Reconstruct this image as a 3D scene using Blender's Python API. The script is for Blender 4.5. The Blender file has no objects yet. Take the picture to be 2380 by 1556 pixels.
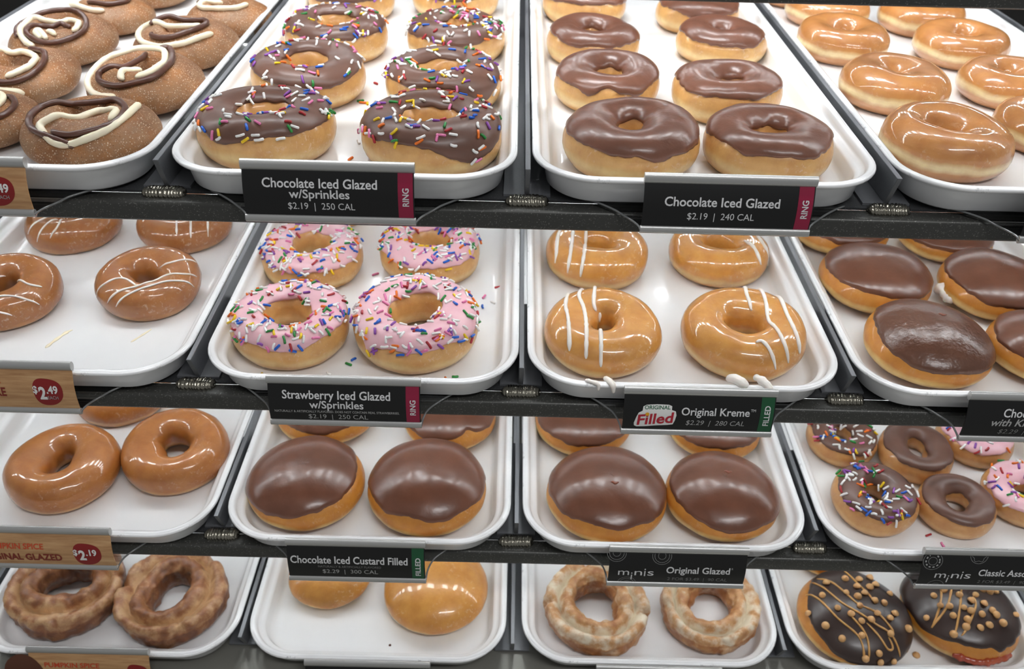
import bpy, bmesh, math, random
from mathutils import Vector, Matrix, noise
from mathutils.bvhtree import BVHTree
PI = math.pi
scene = bpy.context.scene
COL = scene.collection

# ------------------------------------------------------------------ camera
cam_data = bpy.data.cameras.new('camera')
cam = bpy.data.objects.new('camera', cam_data)
COL.objects.link(cam)
CAM_R = ((0.99969772, 0.00278032, -0.02442821), (0.01218872, 0.80684188, 0.5906417), (0.02135188, -0.59076091, 0.8065641))
rx = [Vector((r[0], r[1], r[2])) for r in CAM_R]
M = Matrix.Identity(4)
for i in range(3):
    M[i][0] = CAM_R[i][0]
    M[i][1] = CAM_R[i][2]
    M[i][2] = -CAM_R[i][1]
M[0][3], M[1][3], M[2][3] = -0.00944604, -0.52000981, 0.24590565
cam.matrix_world = M
cam_data.sensor_width = 36
cam_data.lens = 1999.0 / 2380 * 36
cam_data.clip_start = 0.01
cam_data.clip_end = 50
cam_data.dof.use_dof = True
cam_data.dof.focus_distance = 0.60
cam_data.dof.aperture_fstop = 9.0
scene.camera = cam

# ------------------------------------------------------------------ world, lights, exposure
world = bpy.data.worlds.new('shop_ambient')
scene.world = world
world.use_nodes = True
world.node_tree.nodes['Background'].inputs[0].default_value = (0.98, 0.99, 1.0, 1)
world.node_tree.nodes['Background'].inputs[1].default_value = 0.24
LED = 15
def area(name, loc, rot, sx, sy, power, color):
    d = bpy.data.lights.new(name, 'AREA'); d.shape = 'RECTANGLE'; d.size = sx; d.size_y = sy
    d.energy = power; d.color = color
    o = bpy.data.objects.new(name, d); COL.objects.link(o); o.location = loc; o.rotation_euler = rot
    return o
area('unseen_overhead_light', (-0.3, 0.35, 1.7), (0, 0, 0), 1.2, 0.3, 32, (.97, .985, 1))  # unseen lamp over the case, added to brighten the top row
area('unseen_overhead_light', (0.7, -1.2, 1.9), (math.radians(-32), 0, 0), 1.2, 0.3, 38, (.98, .985, 1))
scene.view_settings.view_transform = 'Standard'
scene.view_settings.look = 'None'
scene.view_settings.gamma = 1
scene.view_settings.use_curve_mapping = False
scene.view_settings.exposure = 0.06

# ------------------------------------------------------------------ layout constants (metres)
PITCH = 0.245
YS = [0.0, -0.0243, -0.0456, -0.0613]
ZS = [0.0, -0.1474, -0.2920, -0.4342]
FLOOR = -0.0205
RND = random.Random(7)

# ------------------------------------------------------------------ material helpers
def lin(c):
    return tuple(((v / 255) / 12.92 if v / 255 <= 0.04045 else ((v / 255 + 0.055) / 1.055) ** 2.4) for v in c) + (1,)
class NT:
    def __init__(s, name):
        s.m = bpy.data.materials.new(name); s.m.use_nodes = True
        s.t = s.m.node_tree; s.b = s.t.nodes['Principled BSDF']
        s.out = s.t.nodes['Material Output']
    def n(s, typ, **kw):
        n = s.t.nodes.new(typ)
        for k, v in kw.items():
            if isinstance(k, str) and k.startswith('i_'):
                n.inputs[k[2:].replace('_', ' ')].default_value = v
            else:
                setattr(n, k, v)
        return n
    def l(s, a, b): s.t.links.new(a, b)
    def set(s, **kw):
        for k, v in kw.items(): s.b.inputs[k.replace('_', ' ')].default_value = v
    def coord(s, which='Object'):
        return s.n('ShaderNodeTexCoord').outputs[which]
    def noise(s, scale, detail=3, rough=.5, vec=None, dist=0):
        n = s.n('ShaderNodeTexNoise'); n.inputs['Scale'].default_value = scale; n.inputs['Detail'].default_value = detail
        n.inputs['Roughness'].default_value = rough; n.inputs['Distortion'].default_value = dist
        s.l(vec if vec is not None else s.coord(), n.inputs['Vector']); return n.outputs['Fac']
    def ramp(s, fac, stops, interp='LINEAR'):
        r = s.n('ShaderNodeValToRGB'); e = r.color_ramp; e.interpolation = interp
        while len(e.elements) < len(stops): e.elements.new(0.5)
        for el, (p, c) in zip(e.elements, stops): el.position = p; el.color = c
        s.l(fac, r.inputs[0]); return r.outputs[0]
    def mix(s, fac, a, b, mode='MIX'):
        m = s.n('ShaderNodeMix', data_type='RGBA', blend_type=mode)
        for sock, v in ((m.inputs[0], fac), (m.inputs[6], a), (m.inputs[7], b)):
            if isinstance(v, (int, float, tuple)): sock.default_value = v
            else: s.l(v, sock)
        return m.outputs[2]
    def math(s, op, a, b=0.0):
        m = s.n('ShaderNodeMath', operation=op)
        for i, v in enumerate((a, b)):
            if isinstance(v, (int, float)): m.inputs[i].default_value = v
            else: s.l(v, m.inputs[i])
        return m.outputs[0]
    def bump(s, h, strength=.3, dist=.001):
        b = s.n('ShaderNodeBump'); b.inputs['Strength'].default_value = strength; b.inputs['Distance'].default_value = dist
        s.l(h, b.inputs['Height']); s.l(b.outputs[0], s.b.inputs['Normal'])
BW = lambda v: (v, v, v, 1)

def dough(name, top, side, band, bottom, coat=.5, rough=.38, bandw=1.0, flake=.25, flake_c=(246, 228, 204), bandc=.36):
    k = NT(name)
    sep = k.n('ShaderNodeSeparateXYZ'); k.l(k.coord('Generated'), sep.inputs[0])
    nz = k.noise(30, 3)
    z = k.math('ADD', sep.outputs[2], k.math('MULTIPLY', k.math('SUBTRACT', nz, .5), .34))
    w = .1 * bandw; bc = bandc
    base = k.ramp(z, [(0, lin(bottom)), (max(.02, bc - w * 1.5), lin(bottom)), (bc - w * .35, lin(band)), (bc + w * .35, lin(band)), (bc + w * 1.6, lin(side)), (.78, lin(top)), (1, lin(top))])
    mott = k.noise(75, 5, .6)
    c = k.mix(k.ramp(mott, [(.35, BW(0)), (.75, BW(.55))]), base, k.mix(1.0, base, lin((205, 165, 140)), 'MULTIPLY'))
    if flake > 0:
        fl = k.noise(260, 4, .65, dist=.8); big = k.noise(26, 2)
        msk = k.math('MULTIPLY', k.ramp(fl, [(.56, BW(0)), (.68, BW(1))]), k.ramp(big, [(.48, BW(0)), (.66, BW(1))]))
        c = k.mix(k.math('MULTIPLY', msk, flake), c, lin(flake_c))
    k.l(c, k.b.inputs['Base Color'])
    k.set(Roughness=rough, Coat_Weight=coat, Coat_Roughness=.07, Subsurface_Weight=.05, Subsurface_Scale=.004)
    k.b.inputs['Subsurface Radius'].default_value = (1, .5, .25)
    k.bump(k.math('ADD', k.noise(150, 4, .6), k.math('MULTIPLY', k.noise(520, 2), .3)), .22, .0012)
    return k.m
def icing(name, c1, c2, rough=.34, coat=.25, bump=.12):
    k = NT(name)
    n = k.noise(45, 4, .55)
    k.l(k.ramp(n, [(.3, lin(c1)), (.7, lin(c2))]), k.b.inputs['Base Color'])
    k.set(Roughness=rough, Coat_Weight=coat, Coat_Roughness=.2, Subsurface_Weight=.06, Subsurface_Scale=.003)
    k.bump(k.math('ADD', k.noise(70, 3), k.math('MULTIPLY', k.noise(420, 2), .15)), bump, .002)
    return k.m
def plain(name, c, rough=.4, metallic=0, coat=0, bump=0, bscale=300):
    k = NT(name)
    n = k.noise(60, 2)
    k.l(k.mix(n, lin(c), k.mix(1.0, lin(c), BW(.86), 'MULTIPLY')), k.b.inputs['Base Color'])
    k.set(Roughness=rough, Metallic=metallic, Coat_Weight=coat)
    if bump: k.bump(k.noise(bscale, 3), bump, .0005)
    return k.m
MAT = {}
# doughs
MAT['ring'] = dough('glazed_dough_golden', (218, 168, 102), (228, 180, 112), (242, 212, 148), (222, 176, 112), flake=.5, bandc=.30)
MAT['glazed'] = dough('glazed_dough_caramel', (196, 134, 72), (200, 140, 76), (248, 226, 172), (200, 144, 92), coat=1.0, rough=.4, bandw=1.0, flake=.45, bandc=.40)
MAT['amber'] = dough('glazed_dough_amber', (214, 152, 72), (216, 154, 72), (240, 206, 136), (214, 158, 84), coat=1.0, rough=.4, flake=.5, bandc=.25)
MAT['spice'] = dough('glazed_dough_spice', (168, 108, 54), (168, 106, 50), (188, 130, 70), (194, 142, 86), coat=.8, rough=.45, bandw=.6, flake=.45, bandc=.2)
MAT['spice2'] = dough('glazed_dough_pumpkin', (178, 114, 52), (176, 110, 46), (210, 158, 88), (198, 142, 78), coat=.7, rough=.45, bandw=.7, flake=.25, bandc=.22)
MAT['shell'] = dough('yeast_shell_dough', (204, 138, 54), (206, 138, 52), (244, 212, 140), (192, 128, 58), coat=.4, rough=.42, bandw=.9, flake=.2, bandc=.26)
MAT['shell_glaze'] = dough('glazed_shell_dough', (214, 152, 72), (212, 146, 62), (240, 206, 136), (206, 148, 74), coat=.55, rough=.36, flake=.4, bandc=.2)
MAT['mini'] = dough('mini_ring_dough', (208, 156, 96), (212, 160, 96), (224, 178, 116), (206, 154, 92), coat=.6, flake=.4, bandc=.3)
def sugar():
    k = NT('cinnamon_sugar_dough')
    base = k.ramp(k.noise(30, 4, .6), [(.3, lin((98, 60, 30))), (.5, lin((142, 90, 46))), (.72, lin((174, 116, 62)))])
    dust = k.ramp(k.noise(42, 5, .7), [(.42, BW(.1)), (.66, BW(.8))])
    c = k.mix(dust, base, lin((146, 114, 84)))
    v = k.n('ShaderNodeTexVoronoi'); v.inputs['Scale'].default_value = 720; k.l(k.coord(), v.inputs['Vector'])
    spk = k.ramp(v.outputs['Distance'], [(.2, BW(1)), (.42, BW(0))])
    sepc = k.n('ShaderNodeSeparateColor'); k.l(v.outputs['Color'], sepc.inputs[0])
    g = k.math('MULTIPLY', spk, k.ramp(sepc.outputs[0], [(.25, BW(0)), (.75, BW(1))]))
    c = k.mix(k.math('MULTIPLY', g, .8), c, lin((226, 200, 172)))
    dk = k.math('MULTIPLY', spk, k.ramp(sepc.outputs[1], [(.75, BW(0)), (.95, BW(1))]))
    c = k.mix(k.math('MULTIPLY', dk, .5), c, lin((84, 48, 28)))
    k.l(c, k.b.inputs['Base Color']); k.set(Roughness=.55)
    k.bump(k.math('ADD', spk, k.noise(300, 4)), .55, .0008)
    return k.m
MAT['cin'] = sugar()
def crust(name, dark, mid, glaze, amt):
    k = NT(name)
    a = k.n('ShaderNodeAttribute'); a.attribute_name = 'ridge'
    n = k.noise(120, 6, .65)
    f = k.math('ADD', a.outputs['Fac'], k.math('MULTIPLY', k.math('SUBTRACT', n, .5), .8))
    base = k.ramp(f, [(.08, lin(dark)), (.36, lin(mid)), (.62, lin(glaze)), (1, lin(glaze))])
    gl = k.ramp(k.noise(60, 6, .7), [(.52, BW(0)), (.7, BW(amt))])
    k.l(k.mix(gl, base, lin(glaze)), k.b.inputs['Base Color'])
    k.set(Roughness=.45, Coat_Weight=.35, Coat_Roughness=.3)
    k.bump(k.noise(330, 5, .7), .5, .0012)
    return k.m
MAT['old_pale'] = crust('sour_cream_crust', (166, 108, 62), (200, 150, 98), (230, 216, 190), .5)
MAT['old_spice'] = crust('pumpkin_cake_crust', (112, 66, 38), (152, 98, 58), (200, 160, 116), .3)
# icings
MAT['choc'] = icing('chocolate_icing', (96, 66, 54), (112, 78, 64), .4, .12)
MAT['choc_gloss'] = icing('glossy_chocolate_icing', (108, 70, 54), (126, 82, 64), .31, .25, .32)
MAT['choc_fill'] = icing('chocolate_shell_icing', (102, 62, 44), (118, 74, 54), .3, .28, .2)
MAT['choc_wrinkle'] = icing('wrinkled_chocolate_icing', (92, 58, 42), (104, 68, 50), .3, .25, .75)
MAT['jelly'] = icing('red_jelly', (150, 52, 36), (178, 84, 48), .25, .5, .1)
MAT['prick'] = icing('chocolate_prick_mark', (120, 62, 40), (140, 76, 50), .3, .3, .1)
MAT['choc_dark'] = icing('dark_chocolate_icing', (50, 36, 32), (62, 46, 40), .35, .15)
MAT['pink'] = icing('strawberry_icing', (228, 176, 186), (238, 192, 198), .36, .2)
MAT['white_drizzle'] = icing('white_icing_drizzle', (244, 236, 226), (250, 244, 236), .35, .2, .05)
MAT['cream'] = icing('cream_piping', (240, 228, 196), (248, 238, 212), .38, .15, .08)
MAT['choc_pipe'] = icing('chocolate_piping', (82, 50, 38), (98, 62, 48), .36, .2, .1)
MAT['caramel'] = icing('peanut_butter_drizzle', (196, 146, 80), (208, 158, 92), .4, .1, .05)
MAT['chip'] = icing('peanut_butter_chip', (212, 162, 104), (222, 176, 122), .42, .1, .05)
SPR = [('white', (252, 251, 248), 52), ('pink', (236, 128, 178), 10), ('purple', (142, 74, 170), 9), ('blue', (20, 98, 206), 10), ('green', (34, 140, 58), 9), ('yellow', (248, 208, 16), 9), ('orange', (242, 118, 18), 8), ('red', (178, 36, 44), 8)]
for n_, c_, w_ in SPR: MAT['s_' + n_] = plain('sprinkle_' + n_, c_, .35, coat=.2)
# hardware
def speckle_metal(name, c, rough, metallic, flakes=.25):
    k = NT(name)
    v = k.n('ShaderNodeTexVoronoi'); v.inputs['Scale'].default_value = 1500; k.l(k.coord(), v.inputs['Vector'])
    sp = k.ramp(v.outputs['Color'], [(.8, BW(0)), (.9, BW(1))])
    k.l(k.mix(k.math('MULTIPLY', sp, flakes), lin(c), lin((190, 190, 182))), k.b.inputs['Base Color'])
    k.set(Roughness=rough, Metallic=metallic)
    k.bump(k.noise(900, 2), .15, .0004)
    return k.m
MAT['beam'] = speckle_metal('graphite_powder_coat', (68, 68, 65), .36, .35)
MAT['plate'] = speckle_metal('graphite_sheet', (58, 59, 61), .5, .2, .1)
MAT['fin'] = speckle_metal('brushed_divider_steel', (124, 126, 130), .38, .45, .05)
MAT['rail'] = speckle_metal('satin_silver_rail', (186, 186, 184), .36, .6, .5)
def weldm():
    k = NT('weld_bead_steel'); k.set(Metallic=1, Roughness=.22)
    k.b.inputs['Base Color'].default_value = lin((150, 146, 134)); k.bump(k.noise(350, 3), .5, .001); return k.m
MAT['weld'] = weldm()
def enamel(name, wear):
    k = NT(name)
    n = k.noise(22, 4, .6); c = k.mix(n, lin((243, 243, 242)), lin((236, 237, 238)))
    if wear:
        s = k.math('MULTIPLY', k.ramp(k.noise(330, 4, .75), [(.5, BW(0)), (.6, BW(1))]), k.ramp(k.noise(34, 3, .6), [(.55, BW(0)), (.66, BW(1))]))
        c = k.mix(k.math('MULTIPLY', s, .85), c, lin((70, 72, 78)))
    k.l(c, k.b.inputs['Base Color']); k.set(Roughness=.22, Coat_Weight=.3, Coat_Roughness=.08)
    k.bump(k.noise(24, 2), .04, .003)
    return k.m
MAT['tray'] = enamel('white_enamel', False)
MAT['tray_rim'] = enamel('worn_white_enamel', True)
MAT['card'] = plain('black_print_card', (9, 9, 9), .42)
MAT['txt'] = plain('white_print', (222, 222, 222), .5)
MAT['txt_dim'] = plain('grey_print', (172, 172, 170), .5)
MAT['txt_faint'] = plain('dark_grey_print', (120, 120, 118), .5)
MAT['band_red'] = plain('crimson_print', (150, 24, 62), .35)
MAT['band_green'] = plain('green_print', (22, 84, 50), .35)
MAT['logo_white'] = plain('logo_white_print', (236, 236, 232), .4)
MAT['logo_red'] = plain('logo_red_print', (186, 32, 52), .4)
MAT['logo_green'] = plain('logo_green_print', (24, 96, 62), .4)
MAT['logo_yellow'] = plain('logo_yellow_print', (236, 170, 30), .4)
MAT['blob'] = plain('price_red_print', (140, 22, 22), .35)
MAT['t_orange'] = plain('orange_print', (206, 74, 40), .45)
MAT['t_brick'] = plain('brick_print', (128, 36, 24), .45)
MAT['photo'] = plain('brown_print', (94, 52, 34), .4)
def woodm():
    k = NT('wood_print_card')
    mp = k.n('ShaderNodeMapping'); mp.inputs['Scale'].default_value = (6, 60, 60); k.l(k.coord(), mp.inputs['Vector'])
    n = k.noise(5, 5, .6, vec=mp.outputs[0])
    k.l(k.ramp(n, [(.3, lin((168, 122, 80))), (.55, lin((196, 152, 106))), (.8, lin((214, 176, 130)))]), k.b.inputs['Base Color']); k.set(Roughness=.38)
    return k.m
MAT['wood'] = woodm()
def acrylic():
    k = NT('clear_acrylic')
    tr = k.n('ShaderNodeBsdfTransparent'); tr.inputs[0].default_value = (.90, .905, .91, 1)
    gl = k.n('ShaderNodeBsdfGlossy'); gl.inputs['Roughness'].default_value = .08; gl.inputs[0].default_value = (.6, .6, .6, 1)
    fr = k.n('ShaderNodeFresnel'); fr.inputs[0].default_value = 1.45
    mx = k.n('ShaderNodeMixShader'); k.l(fr.outputs[0], mx.inputs[0]); k.l(tr.outputs[0], mx.inputs[1]); k.l(gl.outputs[0], mx.inputs[2])
    k.l(mx.outputs[0], k.out.inputs['Surface']); return k.m
MAT['acrylic'] = acrylic()
MAT['edge'] = plain('polished_acrylic_edge', (112, 114, 114), .15, coat=.5)
def emis(name, c, s):
    k = NT(name); k.set(Roughness=.5); k.b.inputs['Base Color'].default_value = c
    k.b.inputs['Emission Color'].default_value = c; k.b.inputs['Emission Strength'].default_value = s; return k.m
def ledm(f_):
    k = NT('led_strip_diffuser'); k.set(Roughness=.5)
    sep = k.n('ShaderNodeSeparateXYZ'); k.l(k.coord(), sep.inputs[0])
    fr = k.math('FRACT', k.math('MULTIPLY', sep.outputs[0], 30.0))
    on = k.math('LESS_THAN', fr, .4)
    k.b.inputs['Emission Color'].default_value = (.935, .975, 1, 1)
    k.l(k.math('ADD', k.math('MULTIPLY', on, LED * 2.2 * f_), LED * .2 * f_), k.b.inputs['Emission Strength'])
    return k.m
LEDK = {-1: 1.08, 0: .96, 1: .82, 2: .70}
for k_, f_ in LEDK.items(): MAT['led%d' % k_] = ledm(f_)
MAT['deck'] = speckle_metal('grey_deck_sheet', (128, 127, 120), .3, .3, .05)
MAT['dark'] = plain('dark_case_back', (26, 24, 22), .6)

# ------------------------------------------------------------------ mesh helpers
def mesh(name, verts, faces, mat, smooth=True):
    me = bpy.data.meshes.new(name); me.from_pydata([tuple(v) for v in verts], [], faces)
    if smooth: me.polygons.foreach_set('use_smooth', [True] * len(me.polygons))
    me.materials.append(MAT[mat] if isinstance(mat, str) else mat); me.update()
    return me
def obj(name, me, parent=None, loc=None):
    o = bpy.data.objects.new(name, me); COL.objects.link(o)
    if parent is not None: o.parent = parent
    if loc is not None: o.location = loc
    return o
def tag(o, label, cat=None, group=None, kind=None):
    if label: o['label'] = label
    if cat: o['category'] = cat
    if group: o['group'] = group
    if kind: o['kind'] = kind
    return o
def empty(name, loc=(0, 0, 0)):
    o = bpy.data.objects.new(name, None); o.empty_display_size = .01; COL.objects.link(o); o.location = loc; return o
def box(name, x0, x1, y0, y1, z0, z1, mat, parent=None, bev=0.0, loc=None):
    bm = bmesh.new(); bmesh.ops.create_cube(bm, size=1)
    for v in bm.verts: v.co = Vector(((x0 + x1) / 2 + v.co.x * (x1 - x0), (y0 + y1) / 2 + v.co.y * (y1 - y0), (z0 + z1) / 2 + v.co.z * (z1 - z0)))
    if bev: bmesh.ops.bevel(bm, geom=list(bm.edges), offset=bev, segments=3, affect='EDGES', profile=.5)
    me = bpy.data.meshes.new(name); bm.to_mesh(me); bm.free(); me.materials.append(MAT[mat])
    return obj(name, me, parent, loc)
def sweep(profile, path, mat, name, closed_profile=False, caps=True):
    """profile: list of (a,b) placed at every path frame (origin, A, B)."""
    vs, fs = [], []; n = len(profile)
    for o, A, B in path:
        for a, b in profile: vs.append(o + A * a + B * b)
    for i in range(len(path) - 1):
        for j in range(n if closed_profile else n - 1):
            k = (j + 1) % n
            fs.append((i * n + j, i * n + k, (i + 1) * n + k, (i + 1) * n + j))
    if caps and closed_profile:
        fs.append(tuple(range(n))[::-1]); fs.append(tuple((len(path) - 1) * n + j for j in range(n)))
    return mesh(name, vs, fs, mat)
def bar_x(name, x0, x1, prof, mat, parent=None, smooth=True):
    X = Vector((0, 1, 0)), Vector((0, 0, 1))
    me = sweep(prof, [(Vector((x0, 0, 0)), *X), (Vector((x1, 0, 0)), *X)], mat, name, True)
    o = obj(name, me, parent)
    if smooth: 
        m = o.modifiers.new('es', 'EDGE_SPLIT'); m.split_angle = math.radians(40)
    return o
def round_rect(y0, y1, z0, z1, r, n=5):
    p = []
    for cy, cz, a0 in ((y1 - r, z1 - r, 0), (y0 + r, z1 - r, 90), (y0 + r, z0 + r, 180), (y1 - r, z0 + r, 270)):
        for i in range(n + 1):
            a = math.radians(a0 + 90 * i / n); p.append((cy + r * math.cos(a), cz + r * math.sin(a)))
    return p
def catmull(pts, step=.0012, closed=False):
    pts = [Vector(p) for p in pts]; out = []
    n = len(pts)
    for i in range(n - 1):
        p0 = pts[max(i - 1, 0)]; p1 = pts[i]; p2 = pts[i + 1]; p3 = pts[min(i + 2, n - 1)]
        m = max(2, int((p2 - p1).length / step))
        for j in range(m):
            t = j / m
            out.append(.5 * ((2 * p1) + (p2 - p0) * t + (2 * p0 - 5 * p1 + 4 * p2 - p3) * t * t + (3 * p1 - p0 - 3 * p2 + p3) * t ** 3))
    out.append(pts[-1]); return out
def tube(points, radius, mat, name, sides=8, taper=True, jitter=0.0, seed=0, flat=1.0):
    vs, fs = [], []; n = len(points); up = Vector((0, 0, 1))
    for i, p in enumerate(points):
        t = (points[min(i + 1, n - 1)] - points[max(i - 1, 0)])
        if t.length < 1e-9: t = Vector((1, 0, 0))
        t.normalize(); a = t.cross(up)
        if a.length < 1e-4: a = Vector((1, 0, 0))
        a.normalize(); b = a.cross(t)
        e = min(i, n - 1 - i) / 3.0
        r = radius * (math.sqrt(min(1, e + .12)) if taper else 1)
        if jitter: r *= 1 + jitter * noise.noise(Vector((i * .35 + seed, seed * 1.7, 0)))
        for j in range(sides):
            q = 2 * PI * j / sides; vs.append(p + a * (r * math.cos(q)) + b * (r * flat * math.sin(q)))
    for i in range(n - 1):
        for j in range(sides):
            k = (j + 1) % sides; fs.append((i * sides + j, i * sides + k, (i + 1) * sides + k, (i + 1) * sides + j))
    fs.append(tuple(range(sides))[::-1]); fs.append(tuple((n - 1) * sides + j for j in range(sides)))
    return mesh(name, vs, fs, mat)

# ------------------------------------------------------------------ the setting
def back():
    o = box('wall_back', -1.4, 1.4, .70, .72, -.75, .6, 'dark'); tag(o, 'dark back panel of the display case behind the trays', kind='structure')
    o = box('floor', -1.4, 1.4, -.45, .70, ZS[3] - .0365, ZS[3] - .0265, 'deck'); tag(o, 'grey sheet-metal deck under the lowest row of trays', kind='structure')
back()

# ------------------------------------------------------------------ shelves
def fin_mesh():
    t = .00175
    prof = [(0, 0), (.655, 0), (.655, -.023), (.0092, -.023)]
    vs = [(-t, y, z) for y, z in prof] + [(t, y, z) for y, z in prof]
    fs = [(3, 2, 1, 0), (4, 5, 6, 7)] + [(i, (i + 1) % 4, 4 + (i + 1) % 4, 4 + i) for i in range(4)]
    me = mesh('divider', vs, fs, 'fin', False)
    bm = bmesh.new(); bm.from_mesh(me); bmesh.ops.recalc_face_normals(bm, faces=bm.faces)
    bmesh.ops.bevel(bm, geom=list(bm.edges), offset=.0003, segments=1, affect='EDGES'); bm.to_mesh(me); bm.free()
    return me
FIN = fin_mesh()
def weld_mesh(seed):
    vs, fs = [], []; n, s = 60, 12; L = .0145
    for i in range(n):
        x = -L + 2 * L * i / (n - 1); e = math.sqrt(max(.02, 1 - abs(x / L) ** 6))
        ph = (i * .62 + seed + .8 * math.sin(i * .21 + seed))
        r = e * (.0050 + .0008 * abs(math.sin(ph)) + .0005 * noise.noise(Vector((x * 140, seed, 0))))
        for j in range(s):
            a = 2 * PI * j / s
            vs.append((x + .0012 * math.cos(a) * math.sin(a), .0040 + 1.1 * r * math.cos(a) - .0012, -.0252 + .85 * r * math.sin(a)))
    for i in range(n - 1):
        for j in range(s):
            k = (j + 1) % s; fs.append((i * s + j, (i + 1) * s + j, (i + 1) * s + k, i * s + k))
    fs.append(tuple(range(s))); fs.append(tuple((n - 1) * s + j for j in range(s))[::-1])
    return mesh('weld', vs, fs, 'weld')
WELDS = [weld_mesh(s * 3.1) for s in range(4)]
def shelf(k, y, z, label, full=True, beam=True):
    root = empty('display_shelf', (0, y, z)); tag(root, label, 'shelf', 'display shelves')
    if beam:
        b = bar_x('front_beam', -.66, .66, round_rect(-.009, .006, -.041, -.0262, .0028), 'beam', root)
    if k != 3:
        box('shelf_plate', -.66, .66, .0046, .12, -.0262, -.0246, 'plate', root)
        for yy in (.060, .33):  # LED strip near the front; the deeper one is an added rear fill
            h = box('unseen_lamp_housing', -.62, .62, yy, yy + .016, -.0355, -.0262, 'plate', root)
            box('unseen_lamp_diffuser', -.61, .61, yy + .002, yy + .014, -.0375, -.0355, 'led%d' % k, h)
    box('rear_bar', -.66, .66, .60, .63, -.0262, -.0230, 'plate', root)
    for c in range(-2, 3):
        f = obj('divider', FIN, root, (c * PITCH, 0, 0))
        box('base_strip', -.016, .016, 0.009, .655 if k == 0 else .118, -.0246, -.0230, 'fin', f)
        if beam: obj('weld', WELDS[(c + k) % 4], f)
    return root
shelf(-1, .0243, .1452, 'graphite metal shelf above the top row of doughnuts, only its front edge in view')
SHL = ['graphite metal shelf carrying the top row of trays', 'graphite metal shelf carrying the second row of trays', 'graphite metal shelf carrying the third row of trays', 'steel tray dividers standing on the deck between the bottom trays']
for k in range(4): shelf(k, YS[k], ZS[k], SHL[k], beam=(k != 3))

# ------------------------------------------------------------------ trays
TW, TL, TR = .235, .655, .045
def rr_loop(d, z, n=12):
    hx = TW / 2 - d; y0, y1 = d, TL - d; r = max(TR - d, .004); out = []
    for cx, cy, a0 in ((hx - r, y1 - r, 0), (-hx + r, y1 - r, 90), (-hx + r, y0 + r, 180), (hx - r, y0 + r, 270)):
        for i in range(n + 1):
            a = math.radians(a0 + 90 * i / n); out.append((cx + r * math.cos(a), cy + r * math.sin(a), z))
    return out
def tray_mesh():
    prof = [(.020, -.0228), (.0125, -.0226), (.0105, -.021), (.0078, -.008), (.0066, -.0052), (.0025, -.0038), (.0006, -.0030), (.0006, -.0012), (.0018, -.0002), (.0040, 0), (.0054, -.0008), (.0064, -.0036), (.0076, -.0058), (.0098, -.0068), (.0118, -.0074), (.0130, -.0094), (.0152, -.0160), (.0172, -.0190), (.0200, -.0202), (.0240, -.0205)]
    vs, fs = [], []; n = None
    for d, z in prof:
        L = rr_loop(d, z); n = len(L); vs += L
    for i in range(len(prof) - 1):
        for j in range(n):
            k = (j + 1) % n; fs.append((i * n + j, i * n + k, (i + 1) * n + k, (i + 1) * n + j))
    fs.append(tuple(range(n))[::-1]); fs.append(tuple((len(prof) - 1) * n + j for j in range(n)))
    me = mesh('tray_pan', vs, fs, 'tray')
    bm = bmesh.new(); bm.from_mesh(me); bmesh.ops.recalc_face_normals(bm, faces=bm.faces); bm.to_mesh(me); bm.free()
    return me
def rim_mesh():
    vs, fs = [], []; s = 8; n = None; loops = []
    for j in range(s):
        a = 2 * PI * j / s; loops.append(rr_loop(.0012 - .0013 * math.cos(a), -.0018 + .0016 * math.sin(a)))
    n = len(loops[0])
    for L in loops: vs += L
    for j in range(s):
        for i in range(n):
            k = (i + 1) % n; m = (j + 1) % s; fs.append((j * n + i, j * n + k, m * n + k, m * n + i))
    me = mesh('tray_rim', vs, fs, 'tray_rim')
    bm = bmesh.new(); bm.from_mesh(me); bmesh.ops.recalc_face_normals(bm, faces=bm.faces); bm.to_mesh(me); bm.free()
    return me
PAN, RIM = tray_mesh(), rim_mesh()
TRAYS = {'A1': (-.370, -.014, 'cinnamon sugar doughnuts with cream and chocolate swirls'), 'B1': (-.1245, -.014, 'chocolate iced ring doughnuts with sprinkles, above the pink ones'), 'C1': (.1205, -.012, 'plain chocolate iced ring doughnuts'), 'D1': (.366, -.012, 'shiny plain glazed rings at top right'),
 'A2': (-.366, -.018, 'brown glazed rings striped with thin white lines'), 'B2': (-.1195, -.018, 'pink strawberry iced rings with sprinkles'), 'C2': (.1218, -.0175, 'golden glazed rings striped with thick white icing'), 'D2': (.367, -.018, 'oval chocolate topped doughnuts with a white cream leak'),
 'A3': (-.366, -.022, 'brown glazed plain rings without icing'), 'B3': (-.1223, -.022, 'round chocolate topped shells above the two plain golden shells'), 'C3': (.1223, -.0215, 'round chocolate topped shells next to the mini rings'), 'D3': (.368, -.022, 'assorted mini rings, some pink and some sprinkled'),
 'A4': (-.367, -.020, 'two craggy brown pumpkin cake rings'), 'B4': (-.1235, -.019, 'two plain golden filled shells'), 'C4': (.1255, -.017, 'two pale craggy glazed cake rings'), 'D4': (.369, -.018, 'dark chocolate doughnuts dotted with tan chips')}
for tid, (x, y, what) in TRAYS.items():
    k = int(tid[1]) - 1
    r = empty('serving_tray', (x, YS[k] + y, ZS[k])); tag(r, 'white enamel tray holding ' + what, 'tray', 'white enamel display trays')
    obj('pan', PAN, r); obj('rim', RIM, r)

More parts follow.
